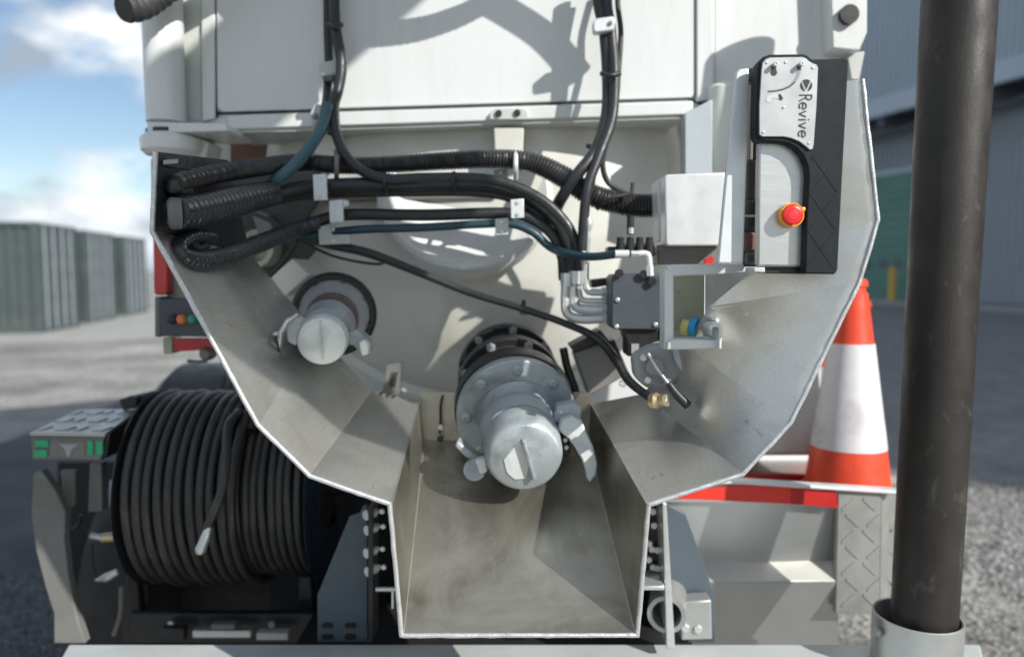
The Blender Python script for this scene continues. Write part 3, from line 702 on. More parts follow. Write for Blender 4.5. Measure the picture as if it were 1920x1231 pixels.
for i in range(4):
    for j in range(3):
        f, g_ = (i + 0.5) / 4, (j + 0.5) / 3
        c = (lt[0] * (1 - f) + lt[1] * f) * (1 - g_) + (lt[3] * (1 - f) + lt[2] * f) * g_ + Vector((0, 0, 0.011))
        box('tread', (c.x - 0.014, c.y - 0.03, c.z - 0.004), (c.x + 0.004 * (1 if (i + j) % 2 else -3) + 0.014, c.y + 0.02, c.z), PLATE, TR)
prism('light_box_side', [(196, 818, 1.98), (258, 774, 2.34), (240, 840, 2.34), (190, 862, 1.98)], 2.0, 0.01, BLACKP, TR)
for x0, y0, x1, y1 in ((66, 825, 90, 837), (64, 843, 88, 856)): rect('green_light', x0, y0, x1, y1, 1.975, 0.006, GREEN_L, lb)
for x0, y0, x1, y1 in ((164, 826, 174, 852), (180, 826, 192, 852)): rect('green_light', x0, y0, x1, y1, 1.975, 0.006, GREEN_L, lb)
prism('emblem', [(110, 832), (148, 832), (134, 842), (130, 856), (125, 856), (122, 842)], 1.977, 0.004, GREYEND, lb)
prism('nameplate', [(94, 826), (160, 827), (158, 856), (92, 856)], 1.9785, 0.003, BROWNP, lb)
rv = prism('reversing_camera', [(222, 748), (270, 738), (276, 760), (230, 770)], 2.3, 0.08, BLACKP, TR, 0.004)
lathe('camera_eye', [(0, 0), (0, 0.016), (0.02, 0.016), (0.02, 0)], P(246, 752, 2.28), (0, 1, 0), RUBBER, rv, 16)
# clutter under the reel
prism('reel_frame', [(240, 1150), (600, 1150), (600, 1206), (240, 1206)], 2.16, 0.03, BLACKP, TR, 0.004)
for x0, x1, y0, y1, m_ in ((360, 470, 1182, 1196, ZINC), (480, 540, 1186, 1200, BUMP), (300, 345, 1178, 1202, BLACKP), (395, 440, 1170, 1180, BROWNP)):
    prism('frame_fixing', [(x0, y0), (x1, y0), (x1, y1), (x0, y1)], 2.10, 0.03, m_, TR, 0.004)
for x in (322, 420, 510): bolt(P(x, 1168, 2.16), NEG_Y, 0.011, ZINC, TR)

# ================================================================== DISCHARGE CHUTE
YF, YB = 1.35, 1.88
BLACK_W = mat('dark_wing_slate', (0.030, 0.034, 0.042), 0.55, 0, 0.12, 8, 0.1, 200)  # near-black colour for the top left wing panel alone
FRONT = [(296, 285), (290, 432), (487, 793), (583, 888), (735, 941), (757, 1186), (1191, 1186), (1212, 942), (1390, 885), (1478, 790), (1606, 530), (1641, 412), (1612, 150)]
BACK = [(428, 300), (470, 478), (590, 618), (697, 733), (787, 748), (795, 826), (1103, 826), (1108, 757), (1205, 738), (1285, 646), (1330, 575), (1418, 502), (1424, 168)]
CH = thing('discharge_chute', 'brushed stainless steel chute with folded wings and open square trough', 'chute', P(974, 1186, YF))
Fv = [P(x, y, YF) for x, y in FRONT]; BY = [YB] * 8 + [1.72, 1.54, 1.44, 1.41, 1.40]          # the right wing flares out towards the front
Bv = [P(x, y, yy) for (x, y), yy in zip(BACK, BY)]
TH = 0.0088
def offs(vs):
    res = []
    n = len(vs)
    for i in range(n):
        ns = []
        for j in (i - 1, i):
            if 0 <= j < n - 1:
                d = vs[j + 1] - vs[j]; ns.append(Vector((d.z, 0, -d.x)).normalized())
        nn = sum(ns, Vector()).normalized(); c = max(0.5, nn.dot(ns[0]))
        res.append(vs[i] - nn * (TH / c) if False else vs[i] + nn * (TH / c))
    return res
# polyline runs left-top -> bottom -> right-top, outward normal is below/outside
test = (Fv[6] - Fv[5]); sgn = 1 if Vector((test.z, 0, -test.x)).z < 0 else -1
TH *= sgn
Fo, Bo = offs(Fv), offs(Bv); TH = abs(TH)
WN_ = {0: 'wing_panel', 1: 'wing_panel', 2: 'wing_panel', 3: 'wing_panel', 4: 'trough_wall', 5: 'trough_floor', 6: 'trough_wall', 7: 'wing_panel', 8: 'wing_panel', 9: 'wing_panel', 10: 'wing_panel', 11: 'wing_panel'}
for i in range(len(Fv) - 1):
    nsub, nw = 14, 8
    vs = []; fs = []; mi = []
    for k in range(nsub + 1):
        t = k / nsub
        for side in (0, 1):
            A0, A1 = (Fv, Bv) if side == 0 else (Fo, Bo)
            a_, b_ = A0[i].lerp(A1[i], t), A0[i + 1].lerp(A1[i + 1], t)
            vs += [a_.lerp(b_, q / nw) for q in range(nw + 1)]
    M = nw + 1
    def vi(k, side, q): return (2 * k + side) * M + q
    for k in range(nsub):
        for q in range(nw):
            fs.append((vi(k, 0, q), vi(k, 0, q + 1), vi(k + 1, 0, q + 1), vi(k + 1, 0, q))); mi.append(0)
            fs.append((vi(k, 1, q), vi(k + 1, 1, q), vi(k + 1, 1, q + 1), vi(k, 1, q + 1))); mi.append(0)
        if i == 0: fs.append((vi(k, 0, 0), vi(k + 1, 0, 0), vi(k + 1, 1, 0), vi(k, 1, 0))); mi.append(1)
        if i == len(Fv) - 2: fs.append((vi(k, 0, nw), vi(k, 1, nw), vi(k + 1, 1, nw), vi(k + 1, 0, nw))); mi.append(1)
    for q in range(nw):
        fs.append((vi(0, 0, q), vi(0, 1, q), vi(0, 1, q + 1), vi(0, 0, q + 1))); mi.append(1)
        fs.append((vi(nsub, 0, q), vi(nsub, 0, q + 1), vi(nsub, 1, q + 1), vi(nsub, 1, q))); mi.append(1)
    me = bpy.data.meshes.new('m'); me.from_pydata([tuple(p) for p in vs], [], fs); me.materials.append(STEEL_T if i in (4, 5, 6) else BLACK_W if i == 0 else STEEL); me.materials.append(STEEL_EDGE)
    me.polygons.foreach_set('material_index', mi); me.update()
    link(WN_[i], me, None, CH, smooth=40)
# weld beads along the trough corners and the folds
for i in (4, 5, 6, 7):
    q = (Fv[i] * 0.995 + Bv[i] * 0.005)
    tube('weld_bead', [q, q.lerp(Bv[i], 0.33), q.lerp(Bv[i], 0.66), Bv[i]], 0.0022, STEEL, CH, 6, corr=(0.007, 0.35))
# worn rounded lip all along the front edge
rim_pts = []
for i in range(len(Fv) - 1):
    a_, b_ = (Fv[i] + Fo[i]) / 2, (Fv[i + 1] + Fo[i + 1]) / 2
    nn_ = max(4, int((b_ - a_).length / 0.012))
    pl = [a_.lerp(b_, q / nn_) + noise.noise_vector(a_.lerp(b_, q / nn_) * 26) * 0.0009 for q in range(nn_ + 1)]
    tube('rim', pl, [0.0047 + 0.0010 * noise.noise(p * 90) for p in pl], STEEL_EDGE, CH, 8, step=0.006)
# back plate of the trough
prism('back_plate', [(787, 735), (1110, 735), (1106, 828), (793, 828)], YB + 0.004, 0.006, STEEL_T, CH)
pk = tube('drain_hook', [P(830, 742, 1.875), P(826, 760, 1.87), P(826, 792, 1.87), P(824, 812, 1.87)], 0.003, BLACKP, CH, 8)
bolt(P(826, 800, 1.862), NEG_Y, 0.008, ZINC, CH); bolt(P(826, 822, 1.862), NEG_Y, 0.009, BLACKP, CH)
for x, y in ((716, 738), (728, 742), (738, 745)): bolt(P(x, y, 1.86), (0, -0.5, 1), 0.006, BLACKP, CH)
# hinge plate left top of the wing
prism('wing_hinge', [(302, 296), (352, 292), (350, 318), (302, 312)], 1.36, 0.02, BLACKP, CH, 0.003)
prism('hinge_tag', [(306, 300), (334, 298), (333, 306), (306, 308)], 1.356, 0.004, GREYEND, CH)

# ================================================================== CONTROL UNIT
YC = 1.262
CU = thing('control_unit', 'black and steel control box with red emergency stop button on the chute', 'control box', P(1500, 513, YC))
cover = [(1421, 130), (1424, 116), (1432, 106), (1444, 102), (1508, 101), (1515, 104), (1520, 109), (1526, 111), (1586, 109), (1591, 113), (1591, 122),
         (1587, 200), (1579, 350), (1571, 506), (1566, 514), (1509, 513), (1511, 430), (1516, 330), (1514, 312), (1506, 292), (1494, 278), (1478, 269), (1462, 266), (1432, 265), (1423, 262), (1418, 253), (1419, 200)]
cv = prism('cover', cover, YC, 0.036, PLASTIC, CU, 0.0028)
face = [(1428, 132), (1430, 118), (1436, 111), (1444, 108), (1505, 107), (1512, 110), (1517, 115), (1524, 119), (1531, 121), (1534, 127), (1531, 200), (1526, 270), (1524, 279), (1519, 281),
        (1511, 274), (1499, 265), (1484, 259), (1470, 256), (1430, 256), (1424, 252), (1424, 200)]
fp = prism('face_plate', face, YC - 0.004, 0.004, FACE, CU, 0.0008)
YQ = YC - 0.0042
def flat(name, pts, m, par, Y=YQ, th=0.0004): return prism(name, pts, Y - th, th, m, par)
for x, y in ((1437.5, 117.5), (1473, 117), (1524, 127), (1469, 201.5), (1431, 248), (1516.5, 268.5)):
    bolt(P(x, y, YQ), NEG_Y, 2.7 * S(YC), ZINC, fp, 'screw', DOME)
for x, y in ((1451, 122.5), (1500, 122)):
    lathe('guide_pin', [(0, 0.0), (0, 0.0038), (0.008, 0.0042), (0.010, 0.0042), (0.0112, 0.0034), (0.0112, 0.0018), (0.0085, 0.0015), (0.0085, 0)], P(x, y, YQ), (0, -1, 0), ZINC, fp, 18)
# key slot, curved slot and detent slot (flat shapes; shade inside the slots painted dark)
flat('key_slot', arc_px(1451, 136, 6.2, -40, 220, 14) + [(1446.5, 128), (1446.5, 122), (1455.5, 122), (1455.5, 129)], ENGR, fp)
arc_c = [(1499, 122), (1498.5, 132), (1496, 143), (1490, 153), (1481, 161), (1468, 167), (1454, 170), (1440, 171)]
up_ = []; dn_ = []
for i, (x, y) in enumerate(arc_c):
    a0 = arc_c[max(0, i - 1)]; a1 = arc_c[min(len(arc_c) - 1, i + 1)]
    dx, dy = a1[0] - a0[0], a1[1] - a0[1]; q = math.hypot(dx, dy); wv = 3.6 - 2.2 * i / 7
    up_.append((x - dy / q * wv, y + dx / q * wv)); dn_.append((x + dy / q * wv, y - dx / q * wv))
flat('arc_slot', up_ + dn_[::-1], mat('slot_grey', (0.25, 0.25, 0.245), 0.5, 0.3), fp)
flat('arc_slot_shadow', dn_[3:] + [((a[0] + b[0]) / 2, (a[1] + b[1]) / 2) for a, b in list(zip(up_, dn_))[3:]][::-1], ENGR, fp, YQ - 0.0003)
flat('arc_slot_end', [up_[0], up_[1], dn_[1], dn_[0]], ENGR, fp, YQ - 0.0003)
flat('detent_slot', [(1439, 181), (1446, 177), (1460, 178), (1462, 175.5), (1465, 179), (1468.5, 184), (1466.5, 188), (1461, 187.5), (1457, 184), (1448, 184), (1444, 192), (1438, 192), (1436, 186)], mat('slot_pale', (0.50, 0.50, 0.49), 0.5, 0.3), fp)
flat('detent_hole', [(1459, 179), (1462.5, 175.5), (1468.5, 184), (1466.5, 188), (1461.5, 187)], ENGR, fp, YQ - 0.0003)
# lettering: strokes of the word read from top to bottom
def ribbon(name, line, wpx, m, par, Y):
    pts2 = [Vector((p[0], p[1])) for p in line]; a_ = []; b_ = []
    for i, p in enumerate(pts2):
        d = (pts2[min(i + 1, len(pts2) - 1)] - pts2[max(i - 1, 0)]).normalized(); n_ = Vector((-d.y, d.x)) * wpx / 2
        a_.append(p + n_); b_.append(p - n_)
    vs = [P(q.x, q.y, Y) for q in a_] + [P(q.x, q.y, Y) for q in b_]; n = len(a_)
    fs = [(i, i + 1, n + i + 1, n + i) for i in range(n - 1)]
    vs2 = vs + [v_ + Vector((0, 0.0003, 0)) for v_ in vs]
    fs2 = fs + [tuple(j + 2 * n for j in f[::-1]) for f in fs]
    return vs2, fs2
word = [[(1, 0), (1, 24.5)], [(1, 24), (5, 24), (8.5, 22.5), (10, 18.5), (8.5, 14.5), (5, 13), (1, 13)], [(5.5, 13), (9, 6), (12.5, 0)]]
def letter_e(c): return [[(c - 6, 7.4), (c + 6, 7.4)] + [(c + 6.2 * math.cos(math.radians(t)), 7.2 + 6.8 * math.sin(math.radians(t))) for t in range(15, 325, 18)]]
word += letter_e(21.5) + [[(31, 14), (36.5, 0.6)], [(36.5, 0.6), (42, 14)]] + [[(47.5, 0), (47.5, 14)], [(47.5, 18.2), (47.5, 20.4)]] + [[(53, 14), (58.5, 0.6)], [(58.5, 0.6), (64, 14)]] + letter_e(74.5)
letters = {'r': word[0:3], 'e': word[3:4], 'v': word[4:6], 'i': word[6:8], 'w': word[8:10], 'f': word[10:11]}
for key, strokes in letters.items():
    VS = []; FS = []
    for s_ in strokes:
        line = [(1498.8 - u * 0.03 + v_ * 0.98, 177.5 + u * 0.99) for u, v_ in s_]
        vs, fs = ribbon('l', line, 2.5, ENGR, fp, YQ - 0.0005); k = len(VS)
        VS += vs; FS += [tuple(j + k for j in f) for f in fs]
    link('letter', mesh(VS, FS), ENGR, fp)
# round emblem with a pale V through it
LC = (1511.8, 160.2); LR = 11.3
def seg(a0, a1, n=10): return arc_px(LC[0], LC[1], LR, a0, a1, n)
flat('emblem_wedge', seg(-128, -48) + [(1512.2, 168.0)], ENGR, fp)
flat('emblem_side', seg(100, 215), ENGR, fp)
flat('emblem_side', seg(-34, 78), ENGR, fp)
# grey front panel and stop button
gp = prism('front_panel', [(1424, 266), (1478, 266), (1520, 290), (1522, 340), (1512, 500), (1421, 498)], YC + 0.02, 0.02, STEEL_BOX, CU, 0.003)
EO = P(1479.5, 404, YC + 0.02)
lathe('stop_collar', [(0, 0.0), (0, 0.0195), (0.006, 0.0203), (0.013, 0.0206), (0.016, 0.0200), (0.016, 0.0182), (0.008, 0.0175), (0.008, 0)], EO, (0, -1, 0), YEL, CU, 40)
es = lathe('stop_button', [(0.005, 0.0), (0.005, 0.013), (0.011, 0.0135), (0.017, 0.0170), (0.022, 0.0162), (0.0245, 0.0124), (0.0245, 0.0107), (0.0240, 0.0101), (0.0251, 0.0092), (0.0256, 0.005), (0.0256, 0)], EO + Vector((-0.0012, 0, 0)), (0, -1, 0), ESTOP, CU, 40)
lathe('collar_latch', [(0, 0), (0, 0.004), (0.007, 0.004), (0.008, 0.002), (0.008, 0)], EO + Vector((0.0165, -0.012, 0.009)), (0, -1, 0), YEL, CU, 12)
prism('bottom_bar', [(1434, 500), (1512, 500), (1512, 514), (1434, 512)], YC + 0.03, 0.05, BLACKP, CU, 0.002)
prism('latch_tab', [(1414, 501), (1435, 501), (1435, 511), (1413, 510)], YC + 0.015, 0.05, WHITE_DULL, CU, 0.002)
# raised diamond ribs on the cover
for (x0, y0, x1, y1) in ((1522, 292, 1570, 360), (1574, 290, 1519, 362), (1518, 362, 1566, 430), (1572, 358, 1516, 432), (1515, 432, 1560, 498), (1567, 430, 1513, 500)):
    L_ = math.hypot(x1 - x0, y1 - y0); nx, ny = -(y1 - y0) / L_ * 0.9, (x1 - x0) / L_ * 0.9
    flat('diamond_rib', [(x0 + nx, y0 + ny), (x1 + nx, y1 + ny), (x1 - nx, y1 - ny), (x0 - nx, y0 - ny)], PLASTIC, cv, YC, 0.0006)
# side plate left of the unit and the dark mechanism between
prism('side_plate', [(1380, 136), (1388, 129), (1405, 127), (1403, 250), (1399, 345), (1394, 494), (1346, 494), (1364, 300)], 1.315, 0.012, PALEP, CU, 0.003)
prism('gap_back', [(1398, 130), (1440, 130), (1440, 500), (1394, 500)], 1.45, 0.01, DUSK, CU)
prism('hinge_block', [(1406, 127), (1426, 127), (1426, 152), (1406, 152)], 1.32, 0.03, BLACKP, CU, 0.003)
prism('slide_bar', [(1409, 153), (1416, 153), (1412, 300), (1405, 300)], 1.40, 0.03, BROWNP, CU, 0.002)
prism('slide_pad', [(1402, 375), (1422, 375), (1420, 428), (1399, 428)], 1.36, 0.05, RUBBER_D, CU, 0.006)
prism('slide_pad', [(1402, 300), (1420, 300), (1420, 374), (1402, 374)], 1.39, 0.03, DUSK, CU, 0.004)
tube('pivot_pin', [P(1397, 405, 1.35), P(1408, 405, 1.35), P(1423, 405, 1.35)], 0.0022, ZINC, CU, 8)
lathe('pivot_roller', [(0, 0), (0, 0.011), (0.02, 0.011), (0.02, 0)], P(1399, 484, 1.38), (1, 0, 0), PLAST_G, CU, 20)
prism('slide_pad', [(1398, 436), (1420, 436), (1418, 470), (1397, 470)], 1.39, 0.03, RUST, CU, 0.004)

# ================================================================== VALVES
def hoseclaw(name, pts, Y, depth, m, par): return prism(name, pts, Y, depth, m, par, 0.004)
# large bottom outlet
O1 = P(950, 692, 2.12); O2 = P(984, 856, 1.60); AX = (O2 - O1).normalized(); LN = (O2 - O1).length
LV = thing('large_outlet_coupling', 'large grey capped hose coupling on stacked black flanges above the trough', 'coupling', O1)
def along(f): return O1 + AX * (LN * f)
def ring(name, f0, f1, r, m, par=LV, n=48, rim=0.003):
    Lf = LN * (f1 - f0)
    return lathe(name, [(0, 0), (0, r - rim), (rim, r), (Lf - rim, r), (Lf, r - rim), (Lf, 0)], along(f0), AX, m, par, n)
ring('spacer', 0.04, 0.50, 0.122, RUBBER_D); ring('black_flange', 0.0, 0.06, 0.140, BLACKP); ring('black_flange', 0.20, 0.27, 0.142, BLACKP)
ring('black_flange', 0.44, 0.545, 0.152, BLACKP)
fl = ring('grey_flange', 0.55, 0.61, 0.148, ALU)
u_ = AX.cross(Vector((0, 0, 1))).normalized(); v_ = u_.cross(AX).normalized()
for k in range(8):
    a_ = 2 * math.pi * k / 8 + math.radians(90)
    bolt(along(0.61) + (u_ * math.cos(a_) + v_ * math.sin(a_)) * 0.124, AX, 0.0145, ALU, LV, base=DOME)
    bolt(along(0.27) + (u_ * math.cos(a_ + .35) + v_ * math.sin(a_ + .35)) * 0.130, AX, 0.013, GREYEND, LV)
    bolt(along(0.06) + (u_ * math.cos(a_ + .1) + v_ * math.sin(a_ + .1)) * 0.129, AX, 0.012, GREYEND, LV)
lathe('coupling_neck', [(0, 0), (0, 0.097), (0.01, 0.098), (0.02, 0.090), (0.05, 0.086), (0.06, 0.092), (0.09, 0.092), (0.10, 0.087), (0.12, 0.086), (0.12, 0)], along(0.61), AX, ALU, LV, 48)
cap = lathe('cap', [(0, 0), (0, 0.082), (0.02, 0.089), (0.075, 0.086), (0.090, 0.080), (0.094, 0.074), (0.094, 0.0)], along(0.835), AX, ALU, LV, 48)
cf = O1 + AX * (LN * 0.835 + 0.094)
def on_cap(a_, b_, h): return cf + u_ * a_ + v_ * b_ + AX * h
def cap_poly(name, pts, h0, h1, m, par):
    f = [on_cap(a_, b_, h1) for a_, b_ in pts]; b = [on_cap(a_, b_, h0) for a_, b_ in pts]; n = len(f)
    return link(name, mesh(f + b, [list(range(n)), list(range(2 * n - 1, n - 1, -1))] + [[i, (i + 1) % n, n + (i + 1) % n, n + i] for i in range(n)]), m, par, 0.002)
sg = 1 if u_.x > 0 else -1
cap_poly('grip_recess', [(sg * x, y) for x, y in ((-0.048, -0.002), (-0.012, 0.045), (0.012, -0.010), (0.004, -0.050), (-0.022, -0.052), (-0.040, -0.035))], -0.002, 0.003, ALU_W, cap)
cap_poly('grip_bar', [(sg * x, y) for x, y in ((-0.010, 0.048), (-0.002, 0.048), (0.026, -0.045), (0.018, -0.048))], 0.001, 0.016, ALU, cap)
# cam levers
hoseclaw('cam_lever', [(1046, 806), (1052, 788), (1072, 780), (1092, 790), (1100, 812), (1112, 836), (1120, 868), (1118, 890), (1106, 905), (1100, 895), (1098, 880), (1090, 860), (1078, 838), (1066, 822)], 1.66, 0.035, ALU_W, LV)
hoseclaw('cam_ear', [(1036, 790), (1044, 760), (1080, 756), (1092, 764), (1088, 796), (1060, 800)], 1.70, 0.06, ALU, LV)
hoseclaw('cam_ear', [(858, 826), (870, 836), (896, 856), (912, 862), (912, 882), (896, 868), (872, 856), (852, 836)], 1.68, 0.05, ALU, LV)
hoseclaw('cam_lever', [(890, 862), (910, 858), (914, 884), (900, 890)], 1.645, 0.03, ALU_W, LV)
lathe('lever_pad', [(0, 0), (0, 0.025), (0.008, 0.025), (0.008, 0)], P(890, 880, 1.66), (0, -1, 0.25), ALU, LV, 24)
hoseclaw('cam_pin', [(1050, 816), (1066, 814), (1070, 850), (1056, 856)], 1.70, 0.04, BLACKP, LV)
for q in ((1060, 824), (1062, 838)): bolt(P(q[0], q[1], 1.695), NEG_Y, 0.006, ZINC, LV)

# small upper-left outlet
O1 = P(626, 590, 1.98); O2 = P(603, 640, 1.60); AX = (O2 - O1).normalized(); LN = (O2 - O1).length
SV = thing('small_outlet_coupling', 'smaller white capped hose coupling over the left chute wing', 'coupling', O1)
u_ = AX.cross(Vector((0, 0, 1))).normalized(); v_ = u_.cross(AX).normalized(); sg = 1 if u_.x > 0 else -1
lathe('flange_ring', [(0, 0), (0, 0.106), (0.006, 0.113), (0.03, 0.113), (0.036, 0.106), (0.036, 0.096), (0.02, 0.095), (0.02, 0)], along(-0.08), AX, BLACKP, SV, 48)
lathe('face_disc', [(0, 0), (0, 0.094), (0.012, 0.094), (0.014, 0.09), (0.014, 0)], along(-0.04), AX, GREYEND, SV, 48)
for k in range(8):
    a_ = 2 * math.pi * k / 8 + 0.3
    bolt(along(-0.08) + AX * 0.036 + (u_ * math.cos(a_) + v_ * math.sin(a_)) * 0.1, AX, 0.009, BLACKP, SV)
lathe('gasket', [(0, 0), (0, 0.068), (0.03, 0.068), (0.034, 0.066), (0.034, 0)], along(0.16), AX, mat('dull_red_gasket', (0.15, 0.105, 0.105), 0.5), SV, 40)
lathe('coupling_neck', [(0, 0), (0, 0.060), (0.03, 0.064), (0.07, 0.064), (0.09, 0.058), (0.15, 0.058), (0.15, 0)], along(0.36), AX, ALU, SV, 40)
cap = lathe('cap', [(0, 0), (0, 0.050), (0.02, 0.056), (0.055, 0.0545), (0.064, 0.051), (0.066, 0.046), (0.066, 0)], along(0.82), AX, ALU_W, SV, 44)
cf = O1 + AX * (LN * 0.82 + 0.066)
cap_poly('grip_bar', [(sg * x, y) for x, y in ((-0.003, 0.045), (0.001, 0.045), (0.003, -0.042), (-0.001, -0.042))], -0.002, 0.004, ALU_W, cap)
hoseclaw('cam_ear', [(534, 604), (552, 592), (566, 602), (564, 640), (552, 648), (538, 640)], 1.65, 0.05, ALU_W, SV)
hoseclaw('cam_lever', [(520, 622), (534, 596), (556, 586), (560, 593), (540, 604), (528, 626), (524, 656), (514, 652)], 1.62, 0.02, ZINC, SV)
hoseclaw('cam_ear', [(650, 622), (668, 618), (690, 636), (694, 654), (684, 668), (672, 662), (664, 648), (652, 646)], 1.68, 0.05, ALU, SV)
hoseclaw('cam_lever', [(672, 640), (684, 636), (692, 648), (690, 664), (678, 668)], 1.65, 0.03, ALU_W, SV)
hoseclaw('cam_chain', [(508, 624), (518, 620), (522, 628), (512, 632)], 1.61, 0.02, ZINC, SV)
tube('retaining_wire', [P(516, 630, 1.61), P(522, 650, 1.61), P(528, 680, 1.61)], 0.0025, BLACKP, SV, 6)

# butterfly valve on the right and its boxes
BV = thing('lever_valve', 'grey valve body with black handled lever resting on the right wing', 'valve', P(1235, 750, 1.540))
prism('valve_body', [(1188, 668), (1220, 650), (1270, 640), (1296, 655), (1302, 672), (1296, 692), (1280, 702), (1262, 722), (1236, 730), (1212, 728), (1192, 708)], 1.580, 0.06, GREYEND, BV, 0.012)
lathe('valve_hub', [(0, 0), (0, 0.020), (0.010, 0.020), (0.014, 0.014), (0.02, 0.014), (0.02, 0)], P(1228, 688, 1.575), (0, -1, 0), GREYEND, BV, 20)
prism('valve_flange', [(1262, 648), (1292, 640), (1304, 656), (1298, 668), (1306, 676), (1296, 692), (1276, 696), (1264, 676)], 1.565, 0.02, ALU, BV, 0.004)
for q in ((1206, 670), (1214, 712), (1252, 714), (1286, 660)): bolt(P(q[0], q[1], 1.562), NEG_Y, 0.008, ZINC, BV)
ptube('lever', [(1215, 662), (1235, 695), (1256, 722)], 3.2, ZINC, BV, 1.540, 8)
ptube('lever_grip', [(1254, 718), (1268, 738), (1290, 760)], [6, 8.5, 9], RUBBER, BV, 1.520, 12)
lathe('brass_union', [(0, 0), (0, 0.016), (0.014, 0.018), (0.02, 0.012), (0.034, 0.012), (0.034, 0)], P(1222, 752, 1.530), (0.7, -0.7, 0.2), BRASS, BV, 8)
lathe('end_nut', [(0, 0), (0, 0.014), (0.014, 0.014), (0.014, 0)], P(1240, 750, 1.525), (0.9, -0.4, 0.1), ZINC, BV, 6)
SB = thing('tilted_steel_housing', 'tilted brown grey square housing beside the large coupling', 'housing', P(1110, 740, 1.92))
sq = [(1076, 664), (1140, 640), (1170, 706), (1104, 744)]
prism('housing', sq, 1.92, 0.10, BROWNP, SB, 0.006)
prism('housing_lid', [(1068, 650), (1126, 618), (1142, 638), (1078, 662)], 1.94, 0.1, DUSK, SB, 0.004)
prism('housing_cheek', [(1142, 640), (1152, 636), (1182, 704), (1172, 708)], 1.93, 0.08, BLACKP, SB, 0.003)
bolt(P(1168, 718, 1.91), NEG_Y, 0.011, ZINC, SB)
ptube('side_rod', [(1056, 652), (1064, 690), (1078, 730), (1084, 760)], 8, RUBBER, SB, 1.96, 10)

# ================================================================== VALVE BLOCK + FITTINGS
VB = thing('hydraulic_valve_block', 'slate grey hydraulic valve block with ribbed black solenoid caps', 'valve block', P(1195, 640, 1.78))
vb = prism('block', [(1147, 522), (1152, 514), (1236, 512), (1243, 522), (1241, 616), (1226, 618), (1152, 618), (1146, 610)], 1.76, 0.11, PLAST_G, VB, 0.004)
prism('block_side', [(1243, 512), (1250, 512), (1250, 645), (1243, 645)], 1.765, 0.10, BLACKP, VB, 0.002)
for q in ((1222, 528), (1206, 514), (1160, 512)): lathe('port', [(0, 0), (0, 0.010), (0.01, 0.010), (0.01, 0)], P(q[0], q[1], 1.758), (0, -1, 0), BLACKP, vb, 14)
for q in ((1229, 608), (1156, 612), (1158, 562)): bolt(P(q[0], q[1], 1.758), NEG_Y, 0.006, ZINC, vb, base=DOME)
prism('connector_base', [(1168, 616), (1238, 616), (1236, 640), (1222, 644), (1222, 668), (1176, 668), (1176, 640)], 1.775, 0.08, BLACKP, VB, 0.004)
prism('connector_label', [(1184, 644), (1198, 644), (1198, 662), (1184, 662)], 1.771, 0.003, GREYEND, VB)
for k in range(4):
    x = 1163 + k * 18
    lathe('solenoid_cap', [(0, 0), (0, 0.011), (0.028, 0.011), (0.03, 0.009), (0.042, 0.009), (0.044, 0)], P(x, 478, 1.80), (0, 0, 1), BLACKP, VB, 14)
prism('cap_rail', [(1140, 462), (1228, 460), (1230, 480), (1140, 482)], 1.815, 0.06, BLACKP, VB, 0.004)
ptube('top_plug', [(1182, 404), (1182, 425), (1182, 440)], 7, BLACKP, VB, 1.80, 10)
lathe('top_nut', [(0, 0), (0, 0.007), (0.014, 0.007), (0.014, 0)], P(1183, 438, 1.79), (0, 0, 1), ZINC, VB, 8)
FT = thing('elbow_fitting', 'bright silver right angle hose fitting on top of the valve block', 'fitting', P(1216, 516, 1.75))
ptube('hose_ferrule', [(1153, 476), (1166, 476), (1179, 476)], 7.5, PALEP, FT, 1.75, 12)
ptube('hex_nut', [(1183, 476), (1190, 476), (1198, 476)], 7, ZINC, FT, 1.75, 6)
ptube('elbow', [(1196, 476), (1206, 475), (1214, 477), (1217, 486), (1218, 502)], 6.2, PALEP, FT, 1.75, 12)
ptube('stem_nut', [(1218, 498), (1218, 508), (1219, 517)], 7.5, PALEP, FT, 1.75, 6)
CL = thing('steel_pipe_elbows', 'cluster of zinc steel pipe elbows left of the valve block', 'pipes', P(1095, 590, 1.85))
for pts_, r in (([(1076, 520), (1076, 556), (1080, 574), (1098, 580), (1146, 580)], 10), ([(1098, 490), (1098, 530), (1104, 546), (1120, 548), (1146, 548)], 7), ([(1062, 524), (1060, 560), (1064, 588), (1090, 598), (1146, 596)], 9), ([(1084, 520), (1086, 550), (1092, 562), (1112, 564), (1146, 564)], 6)):
    ptube('pipe', pts_, r, ZINC, CL, 1.86, 14)
for x, y in ((1064, 522), (1080, 518)): ptube('collar', [(x, y - 10), (x, y), (x, y + 14)], 13, ZINC, CL, 1.855, 12)
for x, y in ((1134, 548), (1134, 580), (1134, 596)): ptube('union_nut', [(x - 6, y), (x, y), (x + 10, y)], 11, ZINC, CL, 1.855, 6)
prism('brace', [(1108, 524), (1146, 520), (1146, 534), (1110, 540)], 1.9, 0.06, BLACKP, CL, 0.004)
ptube('grease_nipple', [(1104, 408), (1105, 420), (1104, 432)], [4, 6, 4], ZINC, CL, 1.85, 8)
ptube('grease_line', [(1104, 428), (1103, 455), (1101, 492)], 3.5, ZINC, CL, 1.85, 8)

